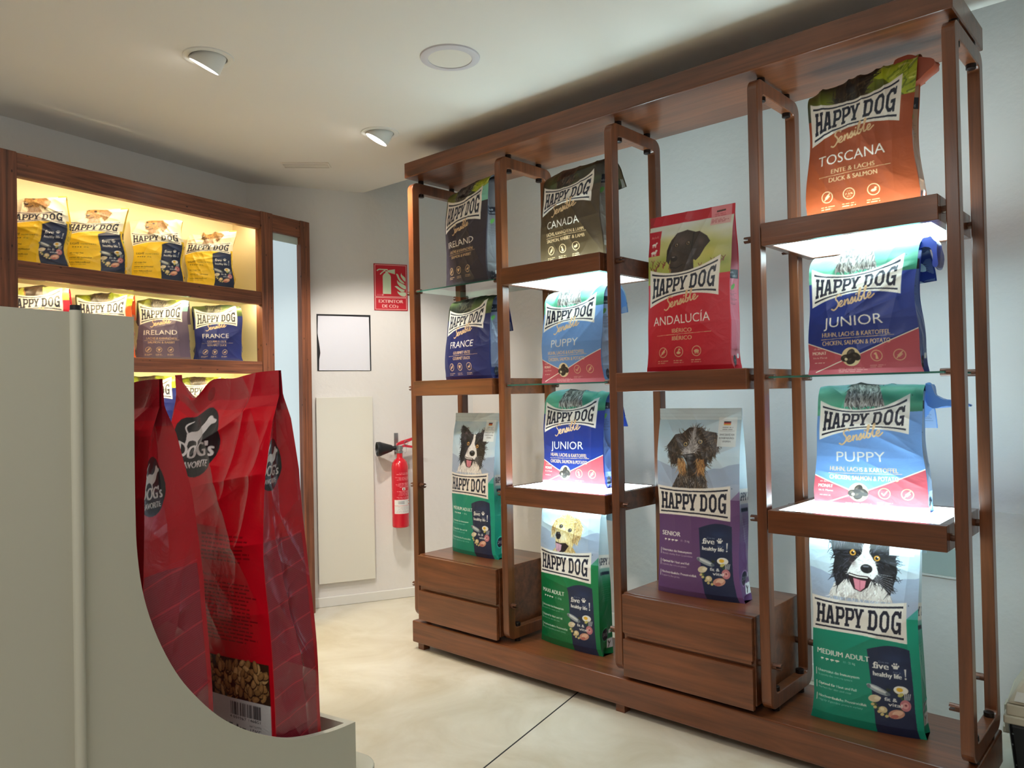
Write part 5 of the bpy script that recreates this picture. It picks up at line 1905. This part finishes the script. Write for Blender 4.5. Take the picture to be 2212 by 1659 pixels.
def vital(name, label, loc, rz, col, dog, number, W=0.335, D=0.13, fold=None, r=0.05, seed=1, rows=None, lean=0.0, amp=0.004, turn=150, waist=0.01):
    h = 2.06 if W < 0.34 else 2.03
    sh = Shape(W, D, h * W + 0.02, seed, lean, fold, r, turn, amp, 0, 0, waist)
    hh = (h * W + 0.02) / W
    kw = {'rows': rows} if rows else {}
    return build_bag('dog_food_bag', label, loc, R_(rz), sh, front_vital(col, name, dog, h=hh, **kw), gusset_vital(col, hh * W / D, number), (176, 196, 206), CELL, seam=(200, 216, 222))


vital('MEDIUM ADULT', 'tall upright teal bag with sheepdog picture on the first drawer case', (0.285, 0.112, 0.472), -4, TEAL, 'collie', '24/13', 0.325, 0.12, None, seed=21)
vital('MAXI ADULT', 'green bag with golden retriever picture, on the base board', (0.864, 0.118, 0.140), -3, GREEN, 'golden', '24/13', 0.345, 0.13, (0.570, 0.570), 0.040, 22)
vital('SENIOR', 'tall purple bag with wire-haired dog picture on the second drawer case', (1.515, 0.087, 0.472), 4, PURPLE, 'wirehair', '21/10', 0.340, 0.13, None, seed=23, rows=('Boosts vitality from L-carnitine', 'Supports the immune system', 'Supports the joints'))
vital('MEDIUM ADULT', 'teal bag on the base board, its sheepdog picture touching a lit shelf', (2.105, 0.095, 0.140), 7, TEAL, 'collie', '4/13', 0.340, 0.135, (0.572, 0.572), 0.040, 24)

# ------------------------------------------------------------------ the bags in the lit wall shelf
LC = 0.0022


def on_ls(u, y, z):
    return loc2(L0, RL, u, y, z)


RZL = math.degrees(RL)
ysh = Shape(0.235, 0.10, 1.36 * 0.235, 31, 0.0, None, amp=0.005)
for k, (u, lab) in enumerate(((-1.475, 'yellow bag half behind the end post of the pine shelf, top row'), (-1.215, 'second yellow bag from the end post, its crumpled top leaning over'),
                              (-0.905, 'third yellow bag from the end post, flat front with full banner'), (-0.600, 'yellow bag beside the bright empty end of the top shelf row'))):
    sh = Shape(0.240, 0.10, 1.36 * 0.240, 31 + k, 0.03, (0.262 + 0.014 * (k % 3), 0.315), 0.022, 150, 0.008, 0, 0.012 * (k % 2))
    build_bag('dog_food_bag', lab, on_ls(u, 0.115, 1.837), R_(RZL - 38), sh, front_yellow, gusset_sensible((222, 186, 44), 3.26, (214, 190, 90)), (226, 220, 180), LC, group='yellow bags in the top row', seam=(232, 228, 196))


def lsens(u, z, name, lab, col, s1, s2, top, kinds, seed, group):
    return sens(name, lab, on_ls(u, 0.105, z), RZL - 36, col, s1, s2, top, kinds, 0.245, 0.10, (0.262, 0.268), 0.022, seed, cell=LC, group=group, amp=0.005)


GR = 'bags in the second row of the pine shelf'
lsens(-1.475, 1.455, 'ANDALUCÍA', 'bag with crimson front partly hidden by the stand and end post', (204, 26, 50), 'IBÉRICO', 'IBÉRICO', top_meadow('andalucia'), ('wheat', 'cup', 'pig'), 41, GR)
lsens(-1.180, 1.455, 'TOSCANA', 'orange bag with lime top peeking over the white stand', (214, 92, 40), 'ENTE & LACHS', 'DUCK & SALMON', top_meadow('toscana'), ('wheat', 'pct', 'duck'), 42, GR)
lsens(-0.880, 1.455, 'IRELAND', 'purple-grey bag between the orange and the navy one', (96, 82, 104), 'LACHS & KANINCHEN', 'SALMON & RABBIT', top_meadow('ireland'), ('wheat', 'leaf', 'duck'), 43, GR)
lsens(-0.560, 1.455, 'FRANCE', 'navy bag at the end of the second row beside the pine post', (30, 40, 108), 'GOURMET-ENTE', 'GOURMET DUCK', top_meadow('france'), ('wheat', 'leaf', 'duck'), 44, GR)
GR = 'bags in the third row of the pine shelf'
lsens(-0.945, 1.070, 'FRANCE', 'navy bag seen between the two tall red bags', (30, 40, 108), 'GOURMET-ENTE', 'GOURMET DUCK', top_meadow('toscana'), ('wheat', 'leaf', 'duck'), 45, GR)
lsens(-0.665, 1.070, 'FRANCE', 'third-row bag with lime top, its banner just above the wavy red seal', (30, 40, 108), 'GOURMET-ENTE', 'GOURMET DUCK', top_meadow('toscana'), ('wheat', 'leaf', 'duck'), 46, GR)


# ------------------------------------------------------------------ tall red bags in the stand
def badge(A, x, y, r):
    wh = (206, 200, 198)
    A.ell(x, y, r, r, (30, 29, 33))
    d = lambda P: [(x + r * a, y + r * b) for a, b in P]
    A.poly(smooth_line(d([(-0.50, 0.30), (-0.30, 0.44), (0.05, 0.40), (0.28, 0.52), (0.36, 0.66), (0.50, 0.66), (0.60, 0.58), (0.74, 0.54), (0.72, 0.46), (0.56, 0.42), (0.46, 0.34), (0.36, 0.22), (0.22, 0.12), (0.04, 0.06), (0.10, -0.08), (0.02, -0.10), (-0.06, 0.06), (-0.22, 0.14), (-0.40, 0.10), (-0.46, -0.08), (-0.56, -0.08), (-0.52, 0.10)]) + d([(-0.50, 0.30)]), 3), wh)
    A.line(smooth_line(d([(-0.46, 0.34), (-0.56, 0.5), (-0.46, 0.66), (-0.30, 0.78)]), 4), 0.07 * r, wh, w1=0.03 * r)
    A.text("DOG's", x, y - 0.42 * r, 0.42 * r, wh, 'c', 1.55 * r, rot=-0.03, fat=0.03 * r)
    A.text('FAVORITE', x, y - 0.72 * r, 0.20 * r, wh, 'c', 1.20 * r, rot=-0.02, fat=0.012 * r)


def red_front(h, badge_at):
    def paint(nu, nv):
        A = Art(h, nu, nv, 2, (192, 10, 30))
        A.rect(0, 1, h - 0.22, h, (172, 12, 32))
        badge(A, badge_at[0], badge_at[1], 0.24)
        dk = (108, 6, 16)
        small_lines(A, 0.40, 1.52, 0.50, 7, dk, 0.026, 0.010, 11)
        A.text('Feuchtigkeit: 10 %', 0.40, 1.26, 0.022, dk, width=0.30)
        small_lines(A, 0.40, 1.22, 0.52, 16, dk, 0.024, 0.010, 12)
        x0, x1, y0, y1 = 0.28, 0.965, 0.50, 0.755
        A.rect(x0, x1, y0, y1, (52, 36, 22))
        rg = random.Random(5)
        kib = [(166, 128, 80), (148, 110, 66), (182, 146, 96), (132, 98, 58)]
        for _ in range(230):
            kx, ky, ro = rg.uniform(x0, x1), rg.uniform(y0, y1), rg.uniform(0, PI)
            rx, ry = rg.uniform(0.026, 0.040), rg.uniform(0.016, 0.022)
            if kx + rx > x1 or kx - rx < x0 or ky + ry > y1 or ky - ry < y0:
                continue
            c = rg.choice(kib)
            A.ell(kx, ky - 0.004, rx * 1.12, ry * 1.2, (44, 30, 18), 0.9, ro)
            A.ell(kx, ky, rx, ry, c, 1, ro)
            A.ell(kx + 0.002, ky + 0.006, rx * 0.62, ry * 0.45, [q * 1.16 for q in c], 0.8, ro)
        A.rect(x0, x1, 0.27, 0.50, (206, 206, 204))
        bx = 0.60
        rg = random.Random(9)
        while bx < 0.87:
            w = rg.choice((0.004, 0.006, 0.009))
            A.rect(bx, bx + w, 0.395, 0.478, (30, 30, 34))
            bx += w + rg.choice((0.004, 0.007, 0.010))
        A.text('4 001967 146851', 0.59, 0.372, 0.015, (40, 40, 44), width=0.28)
        A.text('15 kg', 0.545, 0.292, 0.044, (24, 24, 28), width=0.19, fat=0.004)
        A.text('МАССА НЕТТО', 0.775, 0.338, 0.010, (60, 60, 64), width=0.10)
        A.text('15КГ', 0.778, 0.294, 0.034, (40, 40, 44), width=0.095)
        return A
    return paint


def red_gusset(h):
    def paint(nu, nv):
        A = Art(h, nu, nv, 2, (176, 9, 30))
        A.rect(0, 1, h - 0.62, h, (150, 30, 46))
        k = h / 6.37
        A.rect(0.02, 0.92, 0.35 * k, 3.75 * k, (136, 32, 48))
        for q in range(112):
            y = (0.38 + q * 0.03) * k
            A.line([(0.03, y), (0.90, y + 0.16)], 0.007, (158, 72, 86), 0.55)
        for q in range(8):
            y = (0.50 + q * 0.44) * k
            A.line([(0.02, y), (0.92, y + 0.20)], 0.020, (192, 50, 64), 0.8)
        badge(A, 0.20, 4.92 * k, 0.40 * k)
        return A
    return paint


for u, lab, sd_, zz, bad, D in ((0.122, 'glossy red bag against the tall white panel of the stand', 51, -0.022, (0.30, 2.0), 0.155), (0.425, 'glossy red bag with kibble window at the open end of the stand', 52, 0.0, (0.27, 2.13), 0.150)):
    W, L = 0.375, 0.955 + zz
    sh = Shape(W, D, L, sd_, -0.055, None, amp=0.008, waist=0.012, gf=0.30, ef=0.92, wave=0.062, plump=True)
    loc = loc2(S0, RL, u - 0.0675, 0.2195, 0.3625)
    t = build_bag('dog_food_bag', lab, loc, RL - PI / 2, sh, red_front(L / W, bad), red_gusset(L / D), (140, 10, 26), 0.0018, M_GLOSS, 'red bags in the white stand', seam=(130, 30, 44), gcell=0.0014)
